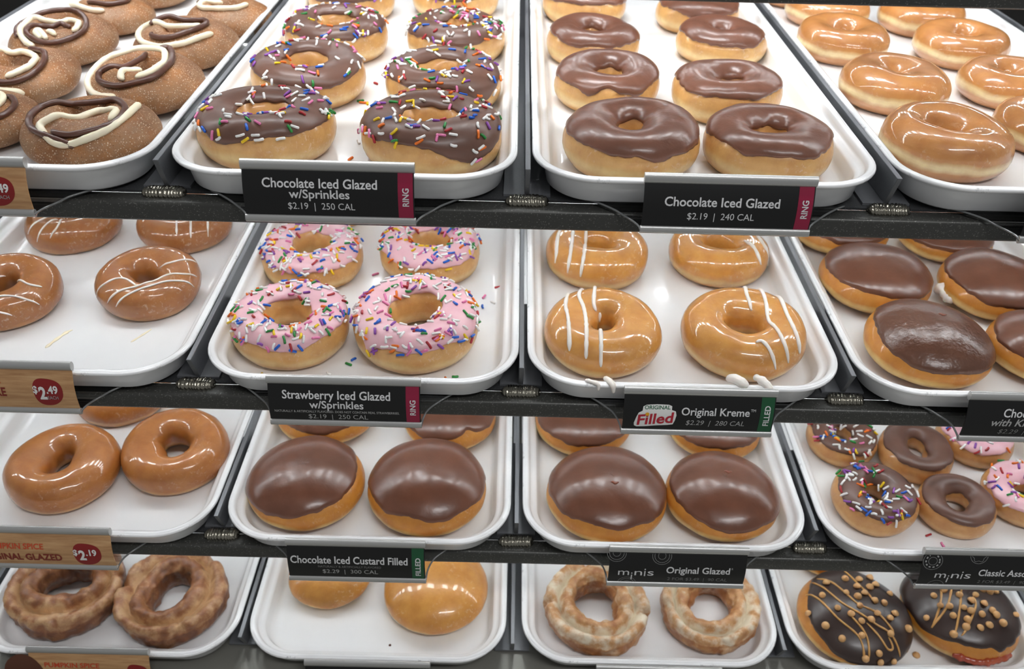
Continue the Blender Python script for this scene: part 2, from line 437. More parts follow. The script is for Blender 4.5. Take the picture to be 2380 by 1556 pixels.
# ------------------------------------------------------------------ doughnuts
HR = {'cin': .72, 'ring': .68, 'fill': .74, 'old': .62}
class Dn:
    def __init__(s, kind, R, seed, hole=.26, hole_e=.12, lump=1.0):
        s.kind, s.R, s.H, s.seed = kind, R, HR[kind] * R, seed
        r = random.Random(seed); s.r = r
        s.ph = [r.uniform(0, 6.28) for _ in range(6)]; s.am = [r.uniform(.4, 1) for _ in range(6)]
        s.hole, s.he, s.hp = hole, hole_e, r.uniform(0, 3.14); s.lump = lump
        s.hc = (r.uniform(-.05, .05) * R, r.uniform(-.05, .05) * R)
        s.cracks = [(s.ph[0] + 2.1 * i + r.uniform(-.4, .4), r.uniform(.06, .13)) for i in range(3)]
        s.off = Vector((seed * 3.7, seed * 1.3, seed * .71))
    def S(s, th, u):
        R, H = s.R, s.H
        w = sum(s.am[i] * math.cos((i + 2) * th + s.ph[i]) / (i + 2) for i in range(4)) * .022 * s.lump
        ro = R * (1 - .018 + w)
        ridge = .5
        if s.kind in ('ring', 'old'):
            h = R * s.hole * (1 + s.he * math.cos(2 * (th - s.hp)) + .06 * math.cos(3 * th + s.ph[4]))
            a = (ro - h) / 2; cr = (ro + h) / 2
            ph = -PI / 2 + 2 * PI * u; c, sn = math.cos(ph), math.sin(ph)
            x = cr + a * math.copysign(abs(c) ** .92, c); Hh = H / .94
            z = Hh / 2 + Hh / 2 * math.copysign(abs(sn) ** .88, sn)
            z *= 1 + .045 * s.lump * sum(s.am[i] * math.cos((i + 1) * th + s.ph[i + 1]) / (i + 1.5) for i in range(3))
            if s.kind == 'old':
                uv = .462 + .02 * math.sin(3 * th + s.ph[2]) + .015 * noise.noise(Vector((math.cos(th) * 3, math.sin(th) * 3, s.seed)))
                g = math.exp(-((u - uv) / .034) ** 2)
                lip = math.exp(-((u - uv + .10) / .055) ** 2); inn = math.exp(-((u - uv - .11) / .06) ** 2)
                d = -.17 * g + .06 * lip + .04 * inn
                for ct, cw in s.cracks:
                    dt = (th - ct + PI) % (2 * PI) - PI
                    d -= .13 * math.exp(-(dt / cw) ** 2) * math.exp(-((u - uv + .10) / .075) ** 2)
                px = Vector((x * math.cos(th), x * math.sin(th), z)) + s.off
                jag = noise.noise(px * 95) + .5 * noise.noise(px * 210)
                d += .03 * jag * (1 if .12 < u < .95 else .3) + (.05 * noise.noise(px * 120) if .62 < u < .9 else 0)
                ridge = .36 + .42 * g - .10 * inn + .10 * lip + .26 * jag - (.25 if (u < .3 or u > .66) else 0)
                x += d * R * c * 1.1; z += d * R * max(sn, -.1) * 1.2
            z = max(z, .06 * Hh) - .06 * Hh
            p = Vector((x * math.cos(th) + s.hc[0] * (1 - x / R), x * math.sin(th) + s.hc[1] * (1 - x / R), z))
        else:
            ps = -PI / 2 + PI * u; c, sn = math.cos(ps), math.sin(ps)
            x = ro * max(c, 0) ** (.80 if sn < 0 else .90); ze = .36 * H; lo = .05 * H
            z = ze + (H - ze) * sn if sn >= 0 else ze + (ze + lo) * math.copysign(abs(sn) ** .9, sn)
            if s.kind == 'cin':
                q = x / R; z -= .70 * H * math.exp(-(q / .30) ** 4) if sn > 0 else 0
            z *= 1 + .03 * s.lump * (x / R) * math.cos(2 * th + s.ph[1])
            z = max(z, 0)
            p = Vector((x * math.cos(th), x * math.sin(th), z))
        amp = min(1, z / (.12 * H))
        q = p * 38 + s.off
        dsp = (noise.noise(q) * .0011 + noise.noise(q * 2.7) * .0004) * s.lump * amp
        if s.kind == 'old': dsp += noise.noise(q * 5) * .0011 * amp + noise.noise(q * 11) * .0005 * amp
        n = Vector((p.x, p.y, (z - H / 2) * 1.5)); n.normalize()
        s.ridge = ridge
        return p + n * dsp
    def N(s, th, u):
        e = 1e-3
        if s.kind in ('fill', 'cin'): u = min(max(u, .01), .985)
        a = s.S(th + e * 3, u) - s.S(th - e * 3, u); b = s.S(th, u + e) - s.S(th, u - e)
        n = a.cross(b)
        if n.length < 1e-14: return Vector((0, 0, 1))
        return n.normalized()
    def body(s, mat):
        old = s.kind == 'old'; nt, nu = (150, 60) if old else (72, 30)
        vs, fs, rg = [], [], []
        closed = s.kind in ('ring', 'old')
        if closed:
            for i in range(nt):
                for j in range(nu):
                    vs.append(s.S(2 * PI * i / nt, j / nu)); rg.append(s.ridge)
            for i in range(nt):
                for j in range(nu):
                    a, b = (i + 1) % nt, (j + 1) % nu
                    fs.append((i * nu + j, a * nu + j, a * nu + b, i * nu + b))
        else:
            for i in range(nt):
                for j in range(1, nu): vs.append(s.S(2 * PI * i / nt, j / nu))
            m = nu - 1; b0 = len(vs); vs.append(s.S(0, 0)); vs.append(s.S(0, 1))
            for i in range(nt):
                a = (i + 1) % nt
                for j in range(m - 1): fs.append((i * m + j, a * m + j, a * m + j + 1, i * m + j + 1))
                fs.append((a * m, i * m, b0)); fs.append((i * m + m - 1, a * m + m - 1, b0 + 1))
        me = mesh('body', vs, fs, mat)
        if old:
            at = me.attributes.new('ridge', 'FLOAT', 'POINT'); at.data.foreach_set('value', rg)
        s.bvh = BVHTree.FromPolygons([tuple(v) for v in vs], fs)
        return me
    def icing(s, mat, uo, ui=.70, off=None, drips=(), d0=.0017, wav=.026):
        ring = s.kind in ('ring', 'old'); nt = 128; nu = 16
        vs, fs = [], []
        def U(th):
            v = uo + wav * (noise.noise(Vector((math.cos(th) * 1.6, math.sin(th) * 1.6, s.seed * 2.3))) * 1.5 + .55 * noise.noise(Vector((math.cos(th) * 5, math.sin(th) * 5, s.seed))) + .35 * noise.noise(Vector((math.cos(th) * 11, math.sin(th) * 11, s.seed * 4))))
            if off: v += off[1] * math.cos(th - math.radians(off[0]))
            for dt, dw, dd in drips:
                q = (th - math.radians(dt) + PI) % (2 * PI) - PI; v -= dd * math.exp(-(q / math.radians(dw)) ** 2)
            e = ui + .022 * noise.noise(Vector((math.cos(th) * 2, math.sin(th) * 2, s.seed + 9)))
            return v, (e if ring else .999)
        s.U = U; s.d0 = d0
        for i in range(nt):
            th = 2 * PI * i / nt; a, b = U(th)
            for j in range(nu):
                t = j / (nu - 1); t = t * t * (3 - 2 * t) if ring else 1 - (1 - t) ** 1.0
                u = a + (b - a) * t
                e = min(t, 1 - t) if ring else t
                d = -.0006 if (j == 0 or (ring and j == nu - 1)) else d0 * math.sqrt(min(1, e / .09 + .12))
                p = s.S(th, u)
                vs.append(p + s.N(th, u) * d)
        for i in range(nt):
            k = (i + 1) % nt
            for j in range(nu - 1): fs.append((i * nu + j, k * nu + j, k * nu + j + 1, i * nu + j + 1))
        if not ring:
            c = len(vs); vs.append(s.S(0, 1) + Vector((0, 0, d0)))
            for i in range(nt): fs.append((i * nu + nu - 1, ((i + 1) % nt) * nu + nu - 1, c))
        s.ibvh = BVHTree.FromPolygons([tuple(v) for v in vs], fs)
        return mesh('icing', vs, fs, mat)
    def drop(s, x, y, ice=False):
        t = s.ibvh if ice else s.bvh
        h = t.ray_cast(Vector((x, y, .2)), Vector((0, 0, -1)))
        if h[0] is None and ice: h = s.bvh.ray_cast(Vector((x, y, .2)), Vector((0, 0, -1)))
        return h[0], h[1]
def capsule(L, r, mat, name='sprinkle', bend=0.0):
    vs, fs = [], []; s = 6; rows = [(-L / 2, .45), (-L / 2 + r * .5, 1), (0, 1), (L / 2 - r * .5, 1), (L / 2, .45)]
    for x, k in rows:
        for j in range(s):
            a = 2 * PI * j / s; vs.append((x, r * k * math.cos(a) + bend * (1 - (2 * x / L) ** 2), r * k * math.sin(a)))
    for i in range(len(rows) - 1):
        for j in range(s):
            k = (j + 1) % s; fs.append((i * s + j, i * s + k, (i + 1) * s + k, (i + 1) * s + j))
    fs.append(tuple(range(s))[::-1]); fs.append(tuple((len(rows) - 1) * s + j for j in range(s)))
    return mesh(name, vs, fs, mat)
SPM = {}
for n_, c_, w_ in SPR:
    SPM[n_] = [capsule(.0062, .00102, 's_' + n_), capsule(.0052, .00104, 's_' + n_, bend=.0005), capsule(.0068, .00098, 's_' + n_, bend=.0003)]
SPN = [n for n, c, w in SPR for _ in range(w)]
def frame(p, n, ang, roll=0.0):
    n = n.normalized(); t = n.orthogonal().normalized(); b = n.cross(t)
    x = t * math.cos(ang) + b * math.sin(ang); y = n.cross(x)
    return Matrix(((x.x, y.x, n.x, p.x), (x.y, y.y, n.y, p.y), (x.z, y.z, n.z, p.z), (0, 0, 0, 1)))
def sprinkle_on(d, ice, count, r, clump=.5, scale=1.0):
    done = 0; tries = 0
    while done < count and tries < count * 60:
        tries += 1
        th = r.uniform(0, 2 * PI); a, b = d.U(th); u = r.uniform(a - .015, b + .01)
        p = d.S(th, u)
        if r.random() > math.hypot(p.x, p.y) / d.R: continue
        if r.random() < clump and noise.noise(p * 34 + d.off) < .0: continue
        n = (d.N(th, u) + Vector((r.uniform(-.25, .25), r.uniform(-.25, .25), r.uniform(-.1, .25)))).normalized()
        o = bpy.data.objects.new('sprinkle', SPM[r.choice(SPN)][r.randrange(3)]); COL.objects.link(o)
        o.parent = ice; m = frame(p + n * (d.d0 + .0005), n, r.uniform(0, 2 * PI))
        o.matrix_basis = m @ Matrix.Diagonal((scale, scale, scale, 1)); done += 1
def chip_mesh():
    prof = [(.0, .0), (.0031, .0), (.0034, .0008), (.0031, .0018), (.0022, .0029), (.0010, .0038), (.0, .0043)]
    vs, fs = [], []; s = 12
    for r_, z in prof[1:-1]:
        for j in range(s): a = 2 * PI * j / s; vs.append((r_ * math.cos(a), r_ * math.sin(a), z))
    m = len(prof) - 2; b = len(vs); vs += [(0, 0, 0), (0, 0, .0043)]
    for i in range(m - 1):
        for j in range(s): k = (j + 1) % s; fs.append((i * s + j, i * s + k, (i + 1) * s + k, (i + 1) * s + j))
    for j in range(s): k = (j + 1) % s; fs.append((k, j, b)); fs.append(((m - 1) * s + j, (m - 1) * s + k, b + 1))
    return mesh('peanut_butter_chip', vs, fs, 'chip')
CHIP = chip_mesh()
def line_segments(d, pts, rad, ice=False, zmin=.0):
    raw = catmull([Vector((x * 1e-4, y * 1e-4, 0)) for x, y in pts], .0014); segs = [[]]
    for q in raw:
        p, n = d.drop(q.x, q.y, ice)
        if p is None or p.z < zmin:
            if segs[-1]: segs.append([])
            continue
        segs[-1].append(p + n * rad * .35)
    return [g for g in segs if len(g) > 3]
def drizzle(d, parent, lines, mat, name, rad, ice=False, zmin=0.0, flat=.8):
    for i, l in enumerate(lines):
        for g in line_segments(d, l, rad, ice, zmin):
            for _ in range(2):
                g = [g[0]] + [(g[j - 1] + g[j] * 2 + g[j + 1]) / 4 for j in range(1, len(g) - 1)] + [g[-1]]
            obj(name, tube(g, rad, mat, name, 8, True, .28, d.seed + i * 3.3, flat), parent)
def swirl(d, parent, lines, mat, name, rad, lift):
    for i, l in enumerate(lines):
        raw = catmull([Vector((x * 1e-4, y * 1e-4, 0)) for x, y in l], .0015); g = []
        for q in raw:
            p, n = d.drop(q.x, q.y)
            if p is None: p = Vector((q.x, q.y, d.H * .5))
            g.append(Vector((q.x, q.y, p.z)))
        z = [max(v.z, d.H * .84) if math.hypot(v.x, v.y) < d.R * .45 else v.z for v in g]
        for _ in range(6): z = [z[0]] + [(z[j - 1] + z[j] * 2 + z[j + 1]) / 4 for j in range(1, len(z) - 1)] + [z[-1]]
        g = [Vector((v.x, v.y, zz + rad * (.55 + lift))) for v, zz in zip(g, z)]
        obj(name, tube(g, rad, mat, name, 10, True, .15, d.seed + i * 2.1, .92), parent)
# kind, shelf, x, y, radius, tilt
DN = {
'A1a':('cin',0,-0.3114,0.0581,0.0476,0.0),
'A1b':('cin',0,-0.3054,0.1531,0.0466,4.0),
'A1c':('cin',0,-0.3046,0.2522,0.0463,3.3),
'A1d':('cin',0,-0.2912,0.3397,0.0421,0.0),
'A1e':('cin',0,-0.4140,0.2520,0.0465,4.0),
'A1f':('cin',0,-0.4080,0.1637,0.0434,3.5),
'A1g':('cin',0,-0.4010,0.0743,0.0430,0.1),
'A1h':('cin',0,-0.4070,0.3385,0.0415,0.0),
'A1i':('cin',0,-0.4016,0.4300,0.0430,0.0),
'B1a':('ring',0,-0.1885,0.0693,0.0496,-0.0),
'B1b':('ring',0,-0.0687,0.0633,0.0505,-0.0),
'B1c':('ring',0,-0.1797,0.1756,0.0469,2.1),
'B1d':('ring',0,-0.0687,0.1702,0.0481,0.0),
'B1e':('ring',0,-0.1766,0.2851,0.0481,-1.5),
'B1f':('ring',0,-0.0659,0.2889,0.0464,-0.0),
'B1g':('ring',0,-0.1826,0.4101,0.0453,-0.0),
'B1h':('ring',0,-0.0755,0.4270,0.0460,-0.0),
'C1a':('ring',0,0.0739,0.0606,0.0494,-0.0),
'C1b':('ring',0,0.1724,0.0607,0.0464,-0.0),
'C1c':('ring',0,0.0659,0.1800,0.0444,0.5),
'C1d':('ring',0,0.1622,0.1656,0.0450,1.0),
'C1e':('ring',0,0.0615,0.2884,0.0441,-1.2),
'C1f':('ring',0,0.1834,0.3004,0.0427,-0.4),
'C1g':('ring',0,0.0609,0.4156,0.0446,-0.0),
'C1h':('ring',0,0.1760,0.3962,0.0434,-0.0),
'D1a':('ring',0,0.3048,0.0742,0.0465,2.7),
'D1b':('ring',0,0.3094,0.1943,0.0459,1.1),
'D1c':('ring',0,0.3021,0.3147,0.0434,2.2),
'D1d':('ring',0,0.3186,0.4242,0.0440,-0.0),
'D1e':('ring',0,0.4011,0.1135,0.0405,0.0),
'D1f':('ring',0,0.4124,0.2082,0.0413,1.6),
'D1g':('ring',0,0.4127,0.3088,0.0433,1.8),
'D1h':('ring',0,0.4109,0.4049,0.0445,0.0),
'D1i':('ring',0,0.3020,0.5009,0.0411,-0.0),
'A2a':('ring',1,-0.3135,0.0866,0.0434,2.1),
'A2b':('ring',1,-0.4226,0.0678,0.0425,4.0),
'A2c':('ring',1,-0.4195,0.1855,0.0425,0.0),
'A2d':('ring',1,-0.3175,0.1910,0.0433,0.0),
'B2a':('ring',1,-0.1817,0.0299,0.0462,1.5),
'B2b':('ring',1,-0.0835,0.0325,0.0501,2.3),
'B2c':('ring',1,-0.1857,0.1364,0.0454,0.0),
'B2d':('ring',1,-0.0825,0.1480,0.0456,0.0),
'B2e':('ring',1,-0.1923,0.2457,0.0472,-0.0),
'C2a':('ring',1,0.0634,0.0290,0.0469,4.0),
'C2b':('ring',1,0.1747,0.0315,0.0489,3.8),
'C2c':('ring',1,0.0675,0.1514,0.0475,0.0),
'C2d':('ring',1,0.1788,0.1595,0.0461,0.0),
'D2a':('fill',1,0.3188,0.0260,0.0489,1.9),
'D2b':('fill',1,0.3092,0.1215,0.0486,0.3),
'D2c':('fill',1,0.4104,0.1149,0.0464,3.8),
'D2d':('fill',1,0.4128,0.0254,0.0445,0.1),
'D2e':('fill',1,0.3050,0.2157,0.0479,-0.0),
'D2f':('fill',1,0.4040,0.2038,0.0441,-0.0),
'A3a':('ring',2,-0.3932,0.0094,0.0471,2.2),
'A3b':('ring',2,-0.3038,0.0338,0.0470,2.3),
'A3c':('ring',2,-0.3832,0.1166,0.0452,-0.0),
'B3a':('fill',2,-0.1804,-0.0008,0.0506,1.0),
'B3b':('fill',2,-0.0767,-0.0028,0.0514,2.7),
'B3c':('fill',2,-0.1808,0.0971,0.0481,-0.0),
'B3d':('fill',2,-0.0641,0.0909,0.0445,0.0),
'C3a':('fill',2,0.0768,-0.0060,0.0520,-1.0),
'C3b':('fill',2,0.1756,-0.0039,0.0484,0.5),
'C3c':('fill',2,0.0619,0.0889,0.0456,0.0),
'C3d':('fill',2,0.1855,0.0872,0.0444,0.0),
'D3a':('ring',2,0.3083,-0.0017,0.0364,1.9),
'D3b':('ring',2,0.3768,-0.0064,0.0324,1.0),
'D3c':('ring',2,0.3659,0.0581,0.0339,0.0),
'D3d':('ring',2,0.3030,0.0749,0.0322,0.0),
'D3e':('ring',2,0.4401,0.0080,0.0335,3.9),
'D3f':('ring',2,0.4296,0.0803,0.0345,0.0),
'A4a':('old',3,-0.4215,-0.0099,0.0519,-0.0),
'A4b':('old',3,-0.3205,-0.0159,0.0508,-1.2),
'B4a':('fill',3,-0.1787,0.0186,0.0409,0.0),
'B4b':('fill',3,-0.0740,0.0028,0.0513,0.0),
'C4a':('old',3,0.0785,-0.0163,0.0489,-0.0),
'C4b':('old',3,0.1862,-0.0131,0.0462,0.0),
'D4a':('fill',3,0.3192,-0.0215,0.0515,-0.1),
'D4b':('fill',3,0.4229,-0.0123,0.0526,0.0),
'D4c':('fill',3,0.3208,0.0683,0.0397,0.0),
'A3d':('ring',2,-0.3350,0.3000,0.0450,0.0),
'D3g':('ring',2,0.3470,0.3380,0.0340,0.0),
}
PATHS={
'A1a':{'choc':[[(70,-433),(-131,-367),(-263,-277),(-318,-160),(-294,-25),(-184,59),(-41,112),(108,142),(238,59),(293,-39),(281,-172),(206,-284),(80,-360),(-32,-367),(-98,-334)]],'cream':[[(319,150),(320,-65),(253,-262),(155,-367),(40,-423),(-68,-411),(-163,-332),(-196,-272),(-146,-218),(-88,-162),(9,-155),(55,-73),(111,-15),(199,-44),(246,-68),(239,-187)]]},
'A1b':{'cream':[[(-76,-421),(-198,-394),(-307,-306),(-378,-181),(-377,-56),(-311,80),(-199,140),(-101,219),(35,230),(131,178),(184,-42),(149,-207),(55,-291)],[(44,-117),(-18,-131),(-68,-213),(-54,-290),(-25,-314)]],'choc':[[(-18,179),(-41,57),(-112,-88),(-211,-136),(-265,-180),(-227,-287),(-102,-358),(29,-354),(169,-277),(232,-128),(230,53),(131,300),(52,284)]]},
'A1c':{'cream':[[(302,-137),(210,-243),(123,-328),(22,-360),(-100,-365),(-250,-290),(-340,-177),(-390,-6),(-309,38),(-147,-5),(16,5),(158,30)]],'choc':[[(-199,-197),(-201,-233),(-108,-286),(3,-285),(107,-217),(197,-102),(212,18),(130,124),(-30,145),(-193,131),(-287,-8)]]},
'A1e':{'choc':[[(-261,-257),(-319,-94),(-269,17),(-198,157),(-76,211),(42,221),(162,128),(248,5),(281,-132),(247,-239),(166,-332),(70,-377),(-26,-365),(-119,-310),(-178,-235),(-171,-160),(-104,-102),(-11,-96),(27,-20),(98,-78),(168,-154)]],'cream':[[(-57,-399),(-130,-363),(-207,-277),(-265,-163),(-261,-80),(-247,52),(-121,42),(5,10),(58,74),(134,49),(202,-41),(221,-140),(204,-202)],[(39,-347),(-15,-289),(-75,-229),(-77,-272),(-10,-338)],[(7,-246),(52,-256),(97,-294)]]},
'A1f':{'cream':[[(37,-324),(109,-257),(171,-164),(158,-30),(74,82),(-37,144),(-110,102),(-212,130),(-240,11),(-201,-169)],[(-42,-405),(26,-409),(174,-378)]],'choc':[[(-134,-326),(-5,-368),(116,-341),(212,-246),(242,-102),(203,32),(110,127),(7,174)]]},
'A1d':{'cream':[[(223,-75),(145,-196),(-5,-243),(-150,-213),(-232,-123),(-207,-18),(-48,22)]],'choc':[[(-218,-75),(-257,-44),(-247,85),(-148,168)]]},
'A1h':{'cream':[[(-236,-103),(-324,-64),(-151,-236),(-17,-302),(83,-284)]],'choc':[[(-122,-161),(81,-192),(204,-87),(211,46)]]},
'A1g':{'cream':[[(225,-135),(239,-37),(207,54),(145,101),(94,62)]],'choc':[[(249,-243),(297,-181),(321,-97),(315,-7),(261,62),(217,54)]]},
'C2a':{'w':[[(-256,376),(-293,135),(-283,-44),(-278,-223),(-275,-338),(-281,-375),(-280,-376)],[(-135,434),(-183,263),(-155,104),(-146,-60),(-153,-313),(-154,-413),(-145,-444)],[(-51,452),(-38,453),(-71,181),(-55,110)],[(-23,121),(-47,-357),(-42,-457),(-25,-467)]]},
'C2b':{'w':[[(20,474),(69,469),(44,279),(54,182),(62,120)],[(3,-314),(46,-294),(88,-354),(122,-425),(156,-463)],[(112,461),(174,441),(179,171),(179,18),(201,-191),(225,-332),(257,-404),(292,-391)],[(227,417),(298,369),(314,2),(337,-187),(354,-304),(384,-303)]]},
'C2c':{'w':[[(-236,396),(-348,69),(-374,-215),(-395,-260)],[(-202,286),(-224,79),(-258,-273),(-279,-381)],[(-90,260),(-101,143),(-141,-288),(-172,-442)]]},
'C2d':{'w':[[(210,-29),(250,-193),(280,-293),(326,-325)],[(318,117),(335,-14),(368,-149),(419,-190)]]},
'A2a':{'w':[[(-338,-267),(-242,-249),(-160,-192),(-87,-184),(21,-271)],[(93,72),(132,86),(215,106),(339,217)],[(-223,-370),(-159,-370),(-75,-331),(41,-280),(126,-149),(222,-90),(335,-58),(425,45)],[(-154,-404),(-97,-406),(-11,-365),(101,-294),(216,-206),(328,-149),(424,-78)]]},
'A2b':{'w':[[(-106,-43),(-97,55),(-13,113),(240,-90),(353,-87)],[(8,-291),(100,-258),(201,-245),(296,-238),(360,-214)],[(59,-383),(138,-374),(207,-354),(256,-338)]]},
'A2c':{'w':[[(-257,-322),(-220,-281),(-164,-199),(-150,-31)],[(-168,-390),(-125,-374),(-75,-285),(-55,-174),(-96,66)],[(-41,-422),(-5,-385),(34,-279),(-79,83),(3,114)]]},
'A2d':{'w':[[(71,-386),(32,-240),(-95,94)],[(184,-369),(159,-233),(31,124)],[(306,-302),(301,-211),(245,-16)]]},
'D4a':{'car':[[(-421,163),(-340,33),(-242,-160),(-92,-339),(-70,-496)],[(-343,279),(-283,185),(-172,-9),(-24,-136),(89,-230),(199,-294),(279,-431)],[(-287,312),(-188,241),(-107,104),(-24,-31),(136,-128),(237,-274)],[(4,417),(57,213),(111,91),(138,-21)],[(-121,-153),(-28,-325),(-28,-489)],[(-1,-218),(81,-320),(153,-421),(205,-402),(174,-327)]],'chip':[[(-455,-59),(-309,85),(-351,-206),(-240,-331),(-233,222),(-41,278),(96,274),(-95,93),(2,54),(78,88),(160,181),(237,227),(32,167),(338,133),(-218,-68),(-115,-135),(-14,-49),(139,7),(227,0),(128,-128),(300,-103),(236,-158),(46,-192),(-43,-203),(-66,-324),(407,-202),(199,-294),(60,-454),(73,-499),(207,-471),(-57,-488),(225,339)]]},
'D4b':{'car':[[(-210,79),(-278,-85),(-394,-268)],[(-121,72),(-238,-123),(-399,-265)],[(-25,92),(-108,-96),(-226,-343)],[(30,-23),(25,-113),(-126,-323),(-185,-376)]],'chip':[[(-302,13),(-195,58),(-81,-6),(-413,-181),(-282,-100),(-207,-118),(-207,-202),(-94,-141),(-6,-71),(70,-3),(172,76),(234,64),(103,-100),(160,-156),(177,-196),(48,-197),(-39,-176),(-95,-248),(-129,-309),(-14,-325),(80,-299),(226,-260),(-243,-355),(306,70),(425,-133)]]},
'D4c':{'car':[[(-84,-360),(15,-393),(66,-360)]],'chip':[[(-150,-367),(-3,-374),(122,-376),(-84,-375)]]},
}

LAB = {
'A1a': 'cinnamon sugar doughnut at the tray front with cream crossing over its chocolate swirl', 'A1b': 'cinnamon sugar doughnut with a dab of cream inside its swirl, second in the right row',
'A1c': 'cinnamon sugar doughnut with an open cream loop, third in the right row', 'A1d': 'cinnamon sugar doughnut farthest back in the right row, cut by the photo top',
'A1e': 'cinnamon sugar doughnut with two cream dabs in its swirl, left row by the tray edge', 'A1f': 'cinnamon sugar doughnut cut by the left photo edge, second from the front',
'A1g': 'cinnamon sugar doughnut half hidden at the left photo edge, frontmost of the left row', 'A1h': 'cinnamon sugar doughnut with a straight cream tail, fourth in the left row', 'A1i': 'cinnamon sugar doughnut barely showing at the photo top behind the left row',
'B1a': 'chocolate iced ring with sprinkles, front left of its tray', 'B1b': 'chocolate iced ring with sprinkles and icing running down its front right side',
'B1c': 'chocolate iced ring with few sprinkles, second in the left row', 'B1d': 'chocolate iced ring with many sprinkles, second in the right row', 'B1e': 'chocolate iced sprinkled ring, third in the left row',
'B1f': 'chocolate iced ring with sprinkles piled over its hole, third in the right row', 'B1g': 'chocolate iced sprinkled ring cut by the photo top, left row', 'B1h': 'chocolate iced sprinkled ring cut by the photo top, right row',
'C1a': 'plain chocolate iced ring with a wavy icing edge, front left of its tray', 'C1b': 'plain chocolate iced ring at the front right of its tray', 'C1c': 'plain chocolate iced ring with ragged icing edge, second in the left row', 'C1d': 'plain chocolate iced ring, second in the right row',
'C1e': 'plain chocolate iced ring, third in the left row', 'C1f': 'plain chocolate iced ring with nearly closed hole, third in the right row', 'C1g': 'plain chocolate iced ring cut by the photo top, left row', 'C1h': 'plain chocolate iced ring under the upper shelf edge, right row',
'D1a': 'shiny plain glazed ring, frontmost on the top right tray', 'D1b': 'shiny plain glazed ring with a closed hole, second in the left row', 'D1c': 'shiny plain glazed ring, third in the left row', 'D1d': 'shiny plain glazed ring under the upper shelf edge, fourth in the left row',
'D1e': 'shiny plain glazed ring cut by the right photo edge beside the frontmost one', 'D1f': 'shiny plain glazed ring cut by the right photo edge, second in the right row', 'D1g': 'shiny plain glazed ring, third in the right row with a shaded far rim', 'D1h': 'shiny plain glazed ring partly under the upper shelf edge, right row', 'D1i': 'shiny plain glazed ring barely showing under the upper shelf edge, farthest back',
'A2a': 'brown glazed ring with three white stripes at the front right of its tray', 'A2b': 'brown glazed ring with white stripes cut by the left photo edge', 'A2c': 'brown striped ring behind, left, half hidden under the shelf edge', 'A2d': 'brown striped ring behind, right, half hidden under the shelf edge',
'B2a': 'pink iced ring with sprinkles, front left of its tray', 'B2b': 'pink iced ring with sprinkles and a thin drip, front right of its tray', 'B2c': 'pink iced sprinkled ring behind, left, cut off by the shelf above', 'B2d': 'pink iced ring with dense sprinkles behind, right, cut off by the shelf above', 'B2e': 'pink iced ring barely showing under the shelf edge behind the others',
'C2a': 'golden glazed ring with thick white stripes, front left of its tray', 'C2b': 'golden glazed ring with curved white stripes, front right of its tray', 'C2c': 'golden striped ring behind, left, cut off by the shelf above', 'C2d': 'golden striped ring behind, right, cut off by the shelf above',
'D2a': 'oval chocolate topped doughnut with wrinkled icing, frontmost on its tray', 'D2b': 'oval chocolate topped doughnut with smooth icing, second in the left row', 'D2c': 'oval chocolate topped doughnut with white cream leaking at its left end', 'D2d': 'oval chocolate topped doughnut cut by the right photo edge, beside the frontmost', 'D2e': 'oval doughnut barely showing under the shelf edge, left row', 'D2f': 'oval doughnut barely showing under the shelf edge, right row',
'A3a': 'brown glazed plain ring at the front left of its tray', 'A3b': 'brown glazed plain ring at the front right of its tray', 'A3c': 'brown glazed plain ring half hidden under the price sign', 'A3d': 'brown glazed plain ring glimpsed through the gap between two upper trays',
'B3a': 'round chocolate topped shell with golden dough bare on its right, front left', 'B3b': 'round chocolate topped shell with golden dough bare along its front, front right', 'B3c': 'round chocolate topped shell behind, left, mostly hidden by the price sign', 'B3d': 'round chocolate topped shell with ragged icing behind, right',
'C3a': 'round chocolate topped shell with a shiny bare spot in the icing, front left', 'C3b': 'round chocolate topped shell with a pricked hole in the icing, front right', 'C3c': 'round glossy chocolate topped shell behind, left', 'C3d': 'round glossy chocolate topped shell behind, right',
'D3a': 'mini chocolate iced ring with sprinkles at the front of its tray', 'D3b': 'mini plain chocolate iced ring at the front of its tray', 'D3c': 'mini plain chocolate iced ring behind, with a pale golden hole', 'D3d': 'mini chocolate iced ring with sprinkles behind, by the tray edge', 'D3e': 'mini pink iced ring with sprinkles at the right photo edge', 'D3f': 'mini pink iced ring behind, mostly hidden by the sign', 'D3g': 'mini chocolate sprinkled ring glimpsed through the gap between two upper trays',
'A4a': 'craggy brown pumpkin cake ring on the left of its tray', 'A4b': 'craggy brown pumpkin cake ring on the right of its tray', 'B4a': 'plain golden filled shell half hidden by the price sign, left', 'B4b': 'plain golden filled shell on the right of its tray',
'C4a': 'pale craggy glazed cake ring on the left of its tray', 'C4b': 'pale craggy glazed cake ring on the right of its tray', 'D4a': 'dark chocolate doughnut with tan chips and drizzle, left of its tray', 'D4b': 'dark chocolate doughnut with tan chips and bare red-stained front, right of its tray', 'D4c': 'chip topped doughnut barely showing under the shelf edge',
}
GRP = {'A1': 'cinnamon swirl doughnuts', 'B1': 'chocolate sprinkle rings', 'C1': 'chocolate iced rings', 'D1': 'plain glazed rings', 'A2': 'brown striped rings', 'B2': 'strawberry sprinkle rings', 'C2': 'golden striped rings', 'D2': 'oval chocolate doughnuts', 'A3': 'brown glazed rings', 'B3': 'chocolate topped custard shells', 'C3': 'chocolate topped shells', 'D3': 'assorted mini rings', 'A4': 'pumpkin cake rings', 'B4': 'plain filled shells', 'C4': 'pale cake rings', 'D4': 'chip topped doughnuts'}
